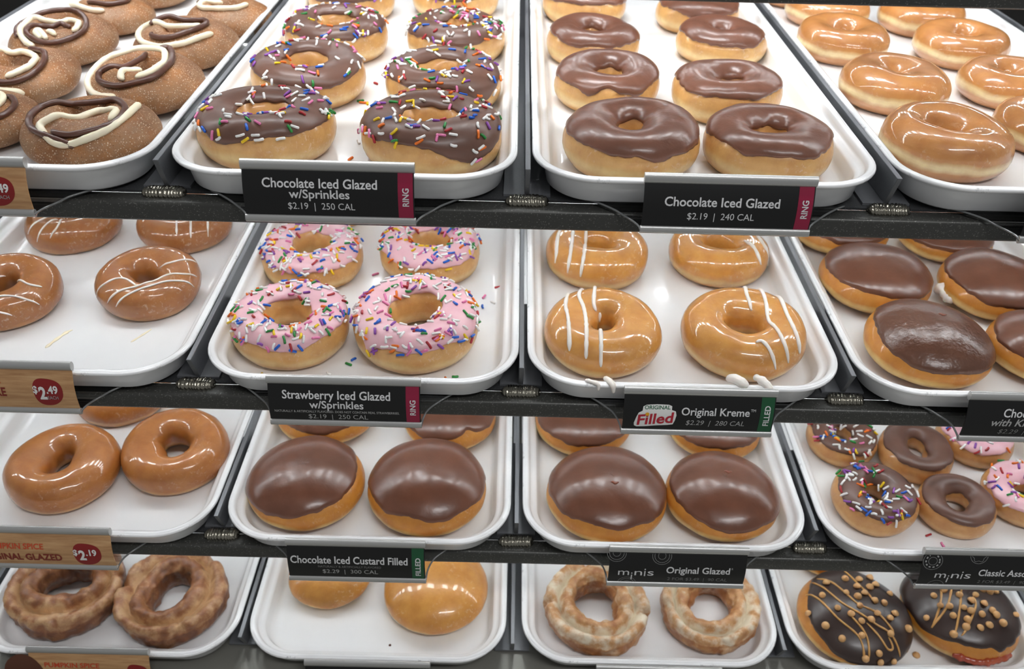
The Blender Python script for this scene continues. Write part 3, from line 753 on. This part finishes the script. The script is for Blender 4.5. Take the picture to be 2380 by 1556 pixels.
RC = {  # id: (dough, icing, icing kwargs, sprinkles, clump, hole, hole_e)
'B1': ('ring', 'choc', dict(uo=.325, ui=.63), 110, .35, .32, .12), 'C1': ('ring', 'choc_gloss', dict(uo=.33, ui=.68, d0=.002), 0, 0, .28, .15), 'D1': ('glazed', None, None, 0, 0, .16, .2),
'A2': ('spice', None, None, 0, 0, .24, .2), 'B2': ('ring', 'pink', dict(uo=.33, ui=.625), 190, .3, .32, .12), 'C2': ('amber', None, None, 0, 0, .24, .2), 'D2': ('shell', 'choc_fill', dict(uo=.585), 0, 0, 0, 0),
'A3': ('spice2', None, None, 0, 0, .27, .2), 'B3': ('shell', 'choc_fill', dict(uo=.575), 0, 0, 0, 0), 'C3': ('shell', 'choc_fill', dict(uo=.57), 0, 0, 0, 0), 'D3': ('mini', 'choc', dict(uo=.37), 0, 0, .30, .15),
'A4': ('old_spice', None, None, 0, 0, .34, .3), 'B4': ('shell_glaze', None, None, 0, 0, 0, 0), 'C4': ('old_pale', None, None, 0, 0, .42, .12), 'D4': ('shell', 'choc_dark', dict(uo=.555, d0=.0022), 0, 0, 0, 0), 'A1': ('cin', None, None, 0, 0, 0, 0)}
OV = {  # overrides
'B1a': dict(n=115, hole=.28, drips=[(-100, 25, .02)]), 'B1b': dict(n=130, drips=[(-52, 26, .10), (178, 14, .05)]), 'B1c': dict(n=75), 'B1d': dict(n=125, hole=.33, drips=[(-40, 20, .09)]), 'B1e': dict(n=105), 'B1f': dict(n=140, hole=.24), 'B1g': dict(n=90), 'B1h': dict(n=100),
'C1a': dict(hole=.22, drips=[(-75, 14, .045), (-110, 22, .02), (-35, 20, .03)], he=.3), 'C1b': dict(hole=.24, he=.3), 'C1c': dict(drips=[(-95, 9, -.05), (-60, 8, .04), (-115, 9, .03)]), 'C1d': dict(hole=.24), 'C1f': dict(hole=.12), 'C1h': dict(drips=[(-80, 30, .03)]),
'D1a': dict(hole=.22, he=.3), 'D1b': dict(hole=.09, he=.3), 'D1c': dict(hole=.2), 'A2a': dict(hole=.26, he=.25),
'B2a': dict(n=190), 'B2b': dict(n=205, drips=[(-130, 6, .07), (-20, 25, .04)], hole=.33), 'B2c': dict(n=200, hole=.33), 'B2d': dict(n=220), 'B2e': dict(n=60),
'C2a': dict(hole=.17, he=.35), 'C2b': dict(hole=.24, he=.2), 'C2c': dict(hole=.22), 'C2d': dict(hole=.26),
'D2a': dict(off=(170, .05), ice='choc_wrinkle'), 'D2b': dict(off=(-140, .05)), 'D2c': dict(off=(200, .06)), 'D2d': dict(off=(200, .05)),
'B3a': dict(off=(-30, .085), drips=[(-80, 12, -.03)]), 'B3b': dict(off=(-95, .06), drips=[(-70, 12, .03), (-130, 9, .02)]), 'B3d': dict(off=(-90, .06), drips=[(-60, 9, -.06), (-120, 10, .04)]), 'B3c': dict(off=(-60, .03)),
'C3a': dict(off=(-115, .055)), 'C3b': dict(off=(200, .05)), 'C3c': dict(off=(-100, .05)), 'C3d': dict(off=(-90, .04)),
'D3a': dict(n=95, hole=.26), 'D3b': dict(hole=.34, he=.2), 'D3c': dict(hole=.33, he=.3), 'D3d': dict(n=85), 'D3g': dict(n=60), 'D3e': dict(ice='pink', n=80, uo=.36), 'D3f': dict(ice='pink', n=40, uo=.36),
'A3a': dict(hole=.24, he=.3), 'A3b': dict(hole=.28, he=.25), 'D4a': dict(off=(150, .10), wav=.03), 'D4b': dict(off=(-90, .09), drips=[(-70, 6, .05), (-55, 6, .05)], wav=.03), 'D4c': dict(off=(-90, .05)),
}
def make(did, idx):
    kind, k, x, y, R, tilt = DN[did]; tr = did[:2]
    dm, ic, ik, ns, cl, hole, he = RC[tr]; ov = OV.get(did, {})
    d = Dn(kind, R, idx * 1.37 + 2, ov.get('hole', hole), ov.get('he', he), .8 if kind == 'fill' else 1.0)
    rr = random.Random(idx)
    me = d.body(dm)
    t = math.radians(max(tilt, 0)); Rm = Matrix.Rotation(t, 4, 'X')
    zmin = min((Rm @ v.co).z for v in me.vertices)
    Mx = Matrix.Translation((x, y, ZS[k] + FLOOR - zmin + .0001)) @ Rm
    ice_key = ov.get('ice', ic); P = PATHS.get(did)
    if not ice_key and not P:
        root = obj('doughnut', me)
    else:
        root = empty('doughnut'); obj('body', me, root)
    root.matrix_world = Mx
    tag(root, LAB[did], 'doughnut', GRP[tr])
    if ice_key:
        kw = dict(ik)
        for q in ('uo', 'off', 'drips', 'wav'):
            if q in ov: kw[q] = ov[q]
        ice = obj('icing', d.icing(ice_key, **kw), root)
        n = ov.get('n', ns)
        if n: sprinkle_on(d, ice, n, rr, cl if ns else .3)
    if P:
        if 'w' in P: drizzle(d, root, P['w'], 'white_drizzle', 'icing_stripe', .0016 if tr == 'C2' else .00095, zmin=d.H * (.07 if tr == 'C2' else .2))
        if 'choc' in P: swirl(d, root, P['choc'], 'choc_pipe', 'chocolate_swirl', .0024, .25)
        if 'cream' in P: swirl(d, root, P['cream'], 'cream', 'cream_swirl', .0027, .0)
        if 'car' in P: drizzle(d, ice, P['car'], 'caramel', 'drizzle', .0010, True, .008)
        if 'chip' in P:
            for cx, cy in P['chip'][0]:
                p, n = d.drop(cx * 1e-4, cy * 1e-4, True)
                if p is None: continue
                o = bpy.data.objects.new('chip', CHIP); COL.objects.link(o); o.parent = ice
                n = (n + Vector((rr.uniform(-.5, .5), rr.uniform(-.5, .5), 0))).normalized(); sc = rr.uniform(.85, 1.1)
                o.matrix_basis = frame(p + n * .0002, n, rr.uniform(0, 6.28)) @ Matrix.Scale(sc, 4)
    if did in ('C3a', 'C3b', 'D2a'):
        cx, cy = {'C3a': (.004, -.010), 'C3b': (.003, .006), 'D2a': (.008, .008)}[did]; g = []
        for j in range(5):
            p_, n_ = d.drop(cx + (j - 2) * .0016, cy + .0008 * math.sin(j * 2.1), True); g.append(p_ + n_ * .0001)
        tag(obj('prick_mark', tube(catmull(g, .0008), .0013, 'prick', 'prick_mark', 8, True, .6, 2, .5), ice), 'small reddish prick mark in the icing')
    if did == 'D4b':
        g = [d.S(math.radians(-118 + 7 * j), .50 + .008 * math.sin(j * 1.3)) for j in range(10)]
        tag(obj('jelly_leak', tube(catmull(g, .0015), .0036, 'jelly', 'jelly_leak', 10, True, .6, 3, 1.0), root), 'red jelly seeping along the front edge')
    if did == 'D2c':
        g = [d.S(math.radians(176 + 7 * j), .44 + .03 * math.sin(j * 1.7)) for j in range(5)]
        c = obj('cream_leak', tube(catmull(g, .0012), .0042, 'white_drizzle', 'cream_leak', 12, True, 1.1, 3), root); tag(c, 'white cream filling oozing out')
    if did == 'D2d':
        m = [Vector((-.043, -.006 + j * .002, .013)) for j in range(3)]
        tag(obj('cream_leak', tube(catmull(m, .001), .003, 'white_drizzle', 'cream_leak', 10, True, .5, 5), root), 'small dab of white cream')
    return root
for i, did in enumerate(DN): make(did, i)

# ------------------------------------------------------------------ price signs
_cache = {}
def text2d(s, bold=0.0, shear=0.0):
    key = (s, bold, shear)
    if key in _cache: return _cache[key]
    cu = bpy.data.curves.new('lettering', 'FONT'); cu.body = s; cu.size = 1; cu.offset = bold; cu.shear = shear; cu.resolution_u = 3; cu.fill_mode = 'FRONT'
    o = bpy.data.objects.new('lettering', cu); COL.objects.link(o)
    dg = bpy.context.evaluated_depsgraph_get(); dg.update()
    me = o.evaluated_get(dg).to_mesh()
    vs = [(v.co.x, v.co.y) for v in me.vertices]; fs = [tuple(p.vertices) for p in me.polygons]
    o.evaluated_get(dg).to_mesh_clear()
    bpy.data.objects.remove(o); bpy.data.curves.remove(cu)
    _cache[key] = (vs, fs); return vs, fs
CAP = max(v[1] for v in text2d('H')[0])
class Sign:
    def __init__(s, x0, x1, k, zt, zb, mat, label):
        s.k = k; s.W = x1 - x0; s.yt = (-.0205, -.0218, -.0258, -.0228)[k]; s.yb = s.yt - .007; zt += (0, .0011, .0065, .0035)[k]; zb += (0, .0011, .0065, .0035)[k]; s.zt, s.zb = zt, zb
        s.root = empty('price_sign', ((x0 + x1) / 2, YS[k], ZS[k])); tag(s.root, label, 'sign', 'price signs')
        s.H = math.hypot(s.yb - s.yt, zb - zt)
        nx = 2; nb = 14; vs, fs = [], []
        for j in range(nb + 1):
            for a in (0, 1): vs.append(s.P(a, j / nb, 0))
        for j in range(nb): fs.append((2 * j, 2 * j + 2, 2 * j + 3, 2 * j + 1))
        m = len(vs)
        for j in range(nb + 1):
            for a in (0, 1): vs.append(s.P(a, j / nb, -.0008))
        for j in range(nb): fs.append((m + 2 * j + 1, m + 2 * j + 3, m + 2 * j + 2, m + 2 * j))
        for j in range(nb):
            fs.append((2 * j, m + 2 * j, m + 2 * j + 2, 2 * j + 2)); fs.append((2 * j + 1, 2 * j + 3, m + 2 * j + 3, m + 2 * j + 1))
        me = mesh('card', vs, fs, mat); s.card = obj('card', me, s.root)
        em = s.card.modifiers.new('es', 'EDGE_SPLIT'); em.split_angle = math.radians(45)
        w = s.W / 2
        for nm, y, z, rr in (('top_rail', s.yt, zt, .0037), ('bottom_rail', s.yb, zb, .0027)):
            prof = [(y + rr * .68 * math.cos(q * PI / 8), z + rr * math.sin(q * PI / 8)) for q in range(16)]
            bar_x(nm, -w - .0005, w + .0005, prof, 'rail', s.root)
        # clear carrier that lies over the beam and flares out towards the back
        prof = [(.004, -.0240, .032), (.000, -.0240, .026), (-.005, -.0241, .020), (-.0095, -.0246, .0145), (-.0125, -.0262, .010), (-.0155, -.0270, .0065), (-.020, min(-.0274, zb + .004), .003), (-.025, min(-.0276, zb + .001), .0008), (s.yb - .001, min(-.0278, zb - .0012), .0)]
        vs, fs = [], []
        for y, z, e in prof:
            for dz in (0, .0012): vs += [(-w - e, y - dz * .5, z + dz), (w + e, y - dz * .5, z + dz)]
        for j in range(len(prof) - 1):
            a, b = 4 * j, 4 * j + 4
            fs += [(a, a + 1, b + 1, b), (a + 2, b + 2, b + 3, a + 3), (a, b, b + 2, a + 2), (a + 1, a + 3, b + 3, b + 1)]
        fs += [(0, 2, 3, 1), (len(vs) - 4, len(vs) - 3, len(vs) - 1, len(vs) - 2)]
        if k != 3:
            cc = obj('clear_carrier', mesh('clear_carrier', vs, fs, 'acrylic', False), s.root)
            for sg in (-1, 1):
                g = catmull([Vector((sg * (w + e), y - .0003, z + .0008)) for y, z, e in prof], .002)
                obj('polished_edge', tube(g, .00075, 'edge', 'polished_edge', 6, False), cc)
        s.lv = 0
    def P(s, a, b, off):
        y = s.yt + (s.yb - s.yt) * b; z = s.zt + (s.zb - s.zt) * b
        n = Vector((0, s.zb - s.zt, s.yt - s.yb)).normalized()
        if n.y > 0: n = -n
        return Vector(((a - .5) * s.W, y, z)) + n * (.0026 * math.sin(PI * min(max(b, 0), 1)) + off)
    def put(s, vs, fs, mat, name, lvl=1):
        out = [s.P(a, b, .00015 * lvl) for a, b in vs]
        return obj(name, mesh(name, out, fs, mat, False), s.card)
    def text(s, txt, a0, a1, bc, cap, mat='txt', bold=0.0, shear=0.0, lvl=2, vert=False, rise=0.0, name='lettering'):
        vs, fs = text2d(txt, bold, shear)
        x0 = min(v[0] for v in vs); x1 = max(v[0] for v in vs)
        if not vert:
            o = []
            for x, y in vs:
                t = (x - x0) / (x1 - x0)
                o.append((a0 + (a1 - a0) * t, bc - (y / CAP - .5) * cap - rise * (t - .5)))
        else:   # reads upwards: a0..a1 = cap extent, (bc, cap) = b range from bottom to top
            o = []
            for x, y in vs:
                t = (x - x0) / (x1 - x0); o.append((a1 - (a1 - a0) * (y / CAP), cap + (bc - cap) * t))
            o = [(a0 + a1 - a, b) for a, b in o]
            o = [(a1 - (a - a0), b) for a, b in o]
        # flip winding: b grows downwards
        return s.put(o, fs, mat, name, lvl)
    def quad(s, a0, a1, b0, b1, mat, name='colour_band', n=10, lvl=1):
        vs, fs = [], []
        for j in range(n + 1):
            b = b0 + (b1 - b0) * j / n; vs += [(a0, b), (a1, b)]
        for j in range(n): fs.append((2 * j, 2 * j + 2, 2 * j + 3, 2 * j + 1))
        return s.put(vs, fs, mat, name, lvl)
    def poly(s, pts, mat, name, lvl=1, n=8):
        # fan rings so that it follows the curved card
        c = (sum(p[0] for p in pts) / len(pts), sum(p[1] for p in pts) / len(pts)); vs = [c]; fs = []; m = len(pts)
        for r in range(1, 5):
            for p in pts: vs.append((c[0] + (p[0] - c[0]) * r / 4, c[1] + (p[1] - c[1]) * r / 4))
        for j in range(m):
            fs.append((0, 1 + (j + 1) % m, 1 + j))
            for r in range(3): fs.append((1 + r * m + j, 1 + r * m + (j + 1) % m, 1 + (r + 1) * m + (j + 1) % m, 1 + (r + 1) * m + j))
        return s.put(vs, fs, mat, name, lvl)
    def ring(s, a, b, r, w=.006, mat='txt_dim', lo=.09, hi=.93, name='ring_emblem', wob=0, dash=0):
        asp = s.W / s.H; vs, fs = [], []; n = 64
        for j in range(n):
            q0, q1 = 2 * PI * j / n, 2 * PI * (j + 1) / n
            if dash and j % dash >= dash / 2: continue
            P4 = []
            for q in (q0, q1):
                rr = r * (1 + wob * math.cos(6 * q))
                for e in (0, w): P4.append((a + (rr - e) / asp * math.cos(q), b + (rr - e) * math.sin(q)))
            if any(p[1] < lo or p[1] > hi for p in P4): continue
            i = len(vs); vs += P4; fs.append((i, i + 1, i + 3, i + 2))
        if vs: s.put(vs, fs, mat, name, 2)
    def side(s, word, col, b0, b1):
        s.quad(.905, .993, .06, .97, col)
        s.text(word, .932, .968, b0, b1, 'txt', .02, lvl=2, vert=True)
XB = {'A': (-.4285, -.3190), 'B': (-.1815, -.0724), 'C': (.0740, .1828), 'D': (.3205, .4295)}
BD = .016
def black(c, k, zt, zb, label): return Sign(*XB[c], k, zt, zb, 'card', label)
s = black('B', 0, .0086, -.0258, 'black price sign reading Chocolate Iced Glazed w/Sprinkles with a crimson ring band')
s.text('Chocolate Iced Glazed', .115, .785, .31, .165, bold=BD); s.text('w/Sprinkles', .268, .622, .505, .155, bold=BD); s.text('$2.19  |  250 CAL', .257, .65, .735, .125); s.side('RING', 'band_red', .36, .70)
s = black('C', 0, .0060, -.0272, 'black price sign reading Chocolate Iced Glazed at 240 calories with a crimson ring band')
s.text('Chocolate Iced Glazed', .123, .80, .42, .17, bold=BD); s.text('$2.19  |  240 CAL', .265, .66, .70, .13); s.side('RING', 'band_red', .345, .70)
s = black('D', 0, .0050, -.0280, 'black price sign mostly outside the right photo edge on the top shelf')
s.text('Original Glazed', .2, .75, .42, .17, bold=BD)
s = black('B', 1, .0008, -.0335, 'black price sign reading Strawberry Iced Glazed w/Sprinkles with a crimson ring band')
s.text('Strawberry Iced Glazed', .093, .803, .31, .18, bold=BD); s.text('w/Sprinkles', .268, .625, .53, .17, bold=BD); s.text('NATURALLY & ARTIFICIALLY FLAVORED. DOES NOT CONTAIN REAL STRAWBERRIES.', .035, .86, .70, .055, 'txt_dim', .01); s.text('$2.19  |  250 CAL', .255, .65, .825, .11, 'txt_dim'); s.side('RING', 'band_red', .38, .74)
s = black('C', 1, -.0012, -.0345, 'black price sign reading Original Kreme with a red and green filled logo')
s.text('Original Kreme', .383, .835, .445, .175, bold=BD); s.text('TM', .84, .872, .39, .06); s.text('$2.29  |  280 CAL', .42, .81, .72, .12, 'txt_dim', shear=.15); s.side('FILLED', 'band_green', .275, .76)
s.poly([(.075, .76), (.088, .60), (.10, .50), (.125, .45), (.128, .35), (.15, .31), (.22, .295), (.295, .30), (.318, .33), (.318, .42), (.345, .45), (.352, .55), (.345, .68), (.335, .78), (.30, .80), (.22, .82), (.15, .85), (.095, .86), (.078, .83)], 'logo_white', 'logo_ground', 1)
s.text('ORIGINAL', .138, .308, .365, .085, 'logo_green', .012, lvl=2, rise=.01, name='logo_word'); s.text('Filled', .095, .335, .64, .25, 'logo_red', .022, shear=.05, lvl=3, rise=.08, name='logo_word')
asp = s.W / s.H
s.poly([(.158 + .013 * math.cos(q * PI / 8), .525 + .013 * asp * math.sin(q * PI / 8)) for q in range(16)], 'logo_yellow', 'logo_dot', 4)
s = black('D', 1, .0011, -.0334, 'black price sign reading Chocolate Iced with Kreme, cut by the right photo edge')
s.text('Chocolate Iced', .24, .68, .35, .18, bold=BD); s.text('with Kreme Filling', .175, .75, .57, .165, 'txt_dim', BD, .2); s.text('$2.29  |  350 CAL', .24, .66, .79, .11, 'txt_faint', shear=.2); s.side('FILLED', 'band_green', .3, .78)
s = black('B', 2, -.0048, -.0402, 'black price sign reading Chocolate Iced Custard Filled with a green filled band')
s.text('Chocolate Iced Custard Filled', .023, .875, .42, .185, bold=BD); s.text('NATURALLY & ARTIFICIALLY FLAVORED', .22, .68, .60, .06, 'txt_faint', .01); s.text('$2.29  |  300 CAL', .25, .655, .745, .115, 'txt_dim'); s.side('FILLED', 'band_green', .32, .83)
def minis(s, title, t1, sub, s1, icons):
    s.text('m', .07 + icons, .15 + icons, .60, .20, 'txt', -.005); s.text('i', .165 + icons, .175 + icons, .72, .24, 'txt'); s.text('n', .19 + icons, .245 + icons, .60, .20, 'txt', -.005); s.text('i', .26 + icons, .27 + icons, .60, .24, 'txt'); s.text('s', .285 + icons, .33 + icons, .60, .20, 'txt')
    s.text(title, .42, t1, .52, .175, bold=BD); s.text(sub, .435, s1, .79, .095, 'txt_faint')
s = black('C', 2, -.0036, -.0376, 'black price sign reading minis Original Glazed with ring emblems')
minis(s, 'Original Glazed', .885, '2 FOR $3.49  |  90 CAL', .875, 0.0)
s.text('R', .895, .905, .45, .05, 'txt_dim')
for a, b in ((.38, .15), (.05, .10), (.14, .98)):
    for r in (.22, .17, .09): s.ring(a, b, r)
s = black('D', 2, .0022, -.0320, 'black price sign reading minis Classic Assortment, cut by the right photo edge')
minis(s, 'Classic Assortment', .97, '2 FOR $3.49  |  90-130 CAL', .97, .04)
s.ring(.07, .24, .22); s.ring(.07, .24, .10); s.ring(.07, .24, .17, .03, dash=6)
s.ring(.40, .08, .2); s.ring(.40, .08, .15, wob=.12); s.ring(.14, .98, .2); s.ring(.14, .98, .1)
s = black('B', 3, -.0041, -.0385, 'silver topped price sign at the bottom edge below the plain golden shells')
s = black('C', 3, -.0021, -.0370, 'silver topped price sign at the bottom edge below the pale craggy cake rings')
s = black('D', 3, -.0040, -.0390, 'silver topped price sign at the bottom edge below the chip topped doughnuts')
def blob(s, price, cents, a0, a1, b0, b1, each):
    ca, cb = (a0 + a1) / 2, (b0 + b1) / 2; ra, rb = (a1 - a0) / 2, (b1 - b0) / 2; pts = []
    for j in range(40):
        q = 2 * PI * j / 40; c, n = math.cos(q), math.sin(q)
        e = 1 + .10 * math.cos(q - 1.0) + (.06 * math.cos(3 * q + .6))
        pts.append((ca + ra * math.copysign(abs(c) ** .85, c) * e / 1.08, cb + rb * math.copysign(abs(n) ** .85, n) * e / 1.08))
    s.poly(pts, 'blob', 'price_badge', 1)
    w = a1 - a0
    s.text('$', a0 + .08 * w, a0 + .22 * w, cb - .03, .15, 'logo_white', .03); s.text(price, a0 + .25 * w, a0 + .48 * w, cb + .05, .26, 'logo_white', .04); s.text(cents, a0 + .50 * w, a0 + .86 * w, cb - .03, .16, 'logo_white', .03)
    if each: s.text('EACH', a0 + .50 * w, a0 + .82 * w, cb + .15, .075, 'txt_dim')
def wood(k, zt, zb, label, l1, l2, cents, bl, each=True, x=None):
    s = Sign(*(x or XB['A']), k, zt, zb, 'wood', label)
    if l1: s.text(l1[0], l1[1], l1[2], l1[3], .14, 't_orange', .02, .05)
    if l2: s.text(l2[0], l2[1], l2[2], l2[3], .18, 't_brick', .03)
    blob(s, '2', cents, *bl, each); return s
wood(0, .0057, -.0264, 'wood patterned price sign with a red 2.49 badge on the top shelf', ('PUMPKIN SPICE', .1, .52, .3), ('CINNAMON SWIRL', .05, .6, .56), '.49', (.71, .92, .2, .85))
wood(1, .0080, -.0280, 'wood patterned price sign with a red 2.49 badge on the second shelf', ('PUMPKIN SPICE', .10, .53, .30), ('ORIGINAL CAKE', .08, .55, .56), '.49', (.713, .92, .2, .85))
wood(2, .0020, -.0330, 'wood patterned price sign reading Pumpkin Spice Original Glazed with a red 2.19 badge', ('PUMPKIN SPICE', .095, .51, .40), ('ORIGINAL GLAZED', .02, .625, .70), '.19', (.70, .915, .24, .90), False)
s = wood(3, .0060, -.0290, 'wood patterned price sign at the bottom left corner of the photo', ('PUMPKIN SPICE', .12, .58, .42), ('CAKE', .2, .5, .7), '.49', (.79, .98, .3, .95), x=(-.4210, -.3165))
s.poly([(-.06 + .17 * math.cos(q * PI / 12), .75 + .62 * math.sin(q * PI / 12)) for q in range(24)], 'photo', 'doughnut_picture', 1)

# ------------------------------------------------------------------ loose bits on the trays
TN = {0: 'of chocolate iced rings', 1: 'of pink iced rings', 2: 'of mini rings'}
def loose(pts, k):
    for i, (x, y, c, where) in enumerate(pts):
        o = obj('loose_sprinkle', SPM[c][i % 3]); o.location = (x, y, ZS[k] + FLOOR + .0010); o.rotation_euler = (0, 0, i * 1.3 + .4)
        tag(o, '%s sprinkle lying loose on the tray %s' % (c, where), 'sprinkle', 'loose sprinkles on the tray ' + TN[k])
loose([(-.1368, .163, 'green', 'right of the sparsely sprinkled chocolate ring'), (-.130, .1577, 'yellow', 'right of the sparsely sprinkled chocolate ring'), (-.1343, .1594, 'orange', 'right of the sparsely sprinkled chocolate ring'), (-.1267, .0515, 'orange', 'between the two front chocolate sprinkled rings'), (-.1300, .2038, 'red', 'behind the second pair of chocolate sprinkled rings'), (-.1240, .116, 'white', 'behind the front pair of chocolate sprinkled rings'), (-.1255, .081, 'white', 'between the two front chocolate sprinkled rings')], 0)
loose([(-.0208, .1138, 'red', 'at the right behind the front pink ring'), (-.0328, .0832, 'blue', 'at the right of the front pink ring'), (-.0476, .1057, 'pink', 'just behind the front right pink ring'), (-.0323, .0983, 'pink', 'at the right, near the loose red one'), (-.0246, .0894, 'white', 'at the right, near the loose blue one'), (-.1305, .1298, 'pink', 'between the two rear pink rings'), (-.1330, .090, 'green', 'in the gap between all four pink rings'), (-.0500, -.012, 'green', 'before the front right pink ring'), (-.058, -.016, 'orange', 'before the front right pink ring'), (-.1330, .0000, 'green', 'between the two front pink rings'), (-.1300, .006, 'blue', 'between the two front pink rings'), (-.1949, -.0160, 'yellow', 'before the front left pink ring, leftmost'), (-.186, -.0195, 'yellow', 'before the front left pink ring, rightmost'), (-.176, -.0205, 'pink', 'before the front left pink ring'), (-.165, -.0205, 'orange', 'before the front left pink ring'), (-.152, -.017, 'white', 'before the left pink ring, farther left'), (-.146, -.012, 'white', 'before the left pink ring, farther right'), (-.063, -.0175, 'white', 'before the front right pink ring')], 1)
loose([(.3479, -.0305, 'red', 'between the two front mini rings'), (.3560, -.0405, 'pink', 'between the two front mini rings')], 2)
for i, (x, y) in enumerate(((.3640, -.0445), (.3730, -.0500))):
    o = obj('loose_chip', CHIP); o.location = (x, y, ZS[3] + FLOOR + .0002); tag(o, ('tan chip lying loose between the dark chocolate doughnuts, the farther one', 'tan chip lying loose between the dark chocolate doughnuts, the nearer one')[i], 'chip', 'loose tan chips on the tray')
# cream drips over the front edge of the striped-ring tray
def drip(pts, rad, label):
    g = catmull([Vector(p) for p in pts], .0012)
    o = obj('cream_drip', tube(g, rad, 'white_drizzle', 'cream_drip', 10, True, .35, pts[0][0] * 90)); tag(o, label, 'icing drip', 'cream drips on the tray edge')
y1 = YS[1] - .0175; z1 = ZS[1]
drip([(.046, y1 + .004, z1 + .0012), (.0505, y1 + .002, z1 + .0014), (.055, y1, z1 + .0008), (.0555, y1 - .0012, z1 - .004)], .0016, 'white cream drip on the tray rim below the left striped ring')
drip([(.0605, y1 + .010, z1 - .0015), (.063, y1 + .004, z1 + .0014), (.0655, y1 - .0005, z1 + .0006), (.0665, y1 - .0018, z1 - .0055)], .0021, 'white cream running over the tray rim left of the price sign')
drip([(.1500, y1 + .012, z1 - .001), (.155, y1 + .008, z1 + .0022), (.160, y1 + .003, z1 + .002), (.163, y1 + .001, z1 + .0012)], .0036, 'thick white cream blob on the tray rim below the right striped ring')
drip([(.170, y1 + .013, z1 + .001), (.174, y1 + .007, z1 + .0022), (.178, y1 + .001, z1 + .0008), (.1795, y1 - .0016, z1 - .0065)], .0030, 'thick white cream running down the tray rim at the right end of the sign')
def smear(pts, rad, label):
    o = obj('icing_smear', tube(catmull([Vector((x, y, ZS[1] + FLOOR + .0003)) for x, y in pts], .0015), rad, 'cream', 'icing_smear', 8, True, .6, 4, .25)); tag(o, label, 'smear', 'icing smears on the striped ring tray')
smear([(-.3720, .012), (-.3690, .022), (-.3640, .034), (-.3610, .036)], .0016, 'pale icing smear on the open tray floor left of the striped ring')
smear([(-.3090, .022), (-.3040, .031), (-.2990, .040)], .0010, 'thin pale icing streak on the tray in front of the striped ring')
o = obj('crumb', CHIP); o.scale = (.35, .35, .35); o.location = (-.1230 + .0105, -.0520, ZS[3] + FLOOR); o.data = o.data.copy(); o.data.materials[0] = MAT['photo']; tag(o, 'tiny dark crumb on the floor of the nearly empty tray', 'crumb')
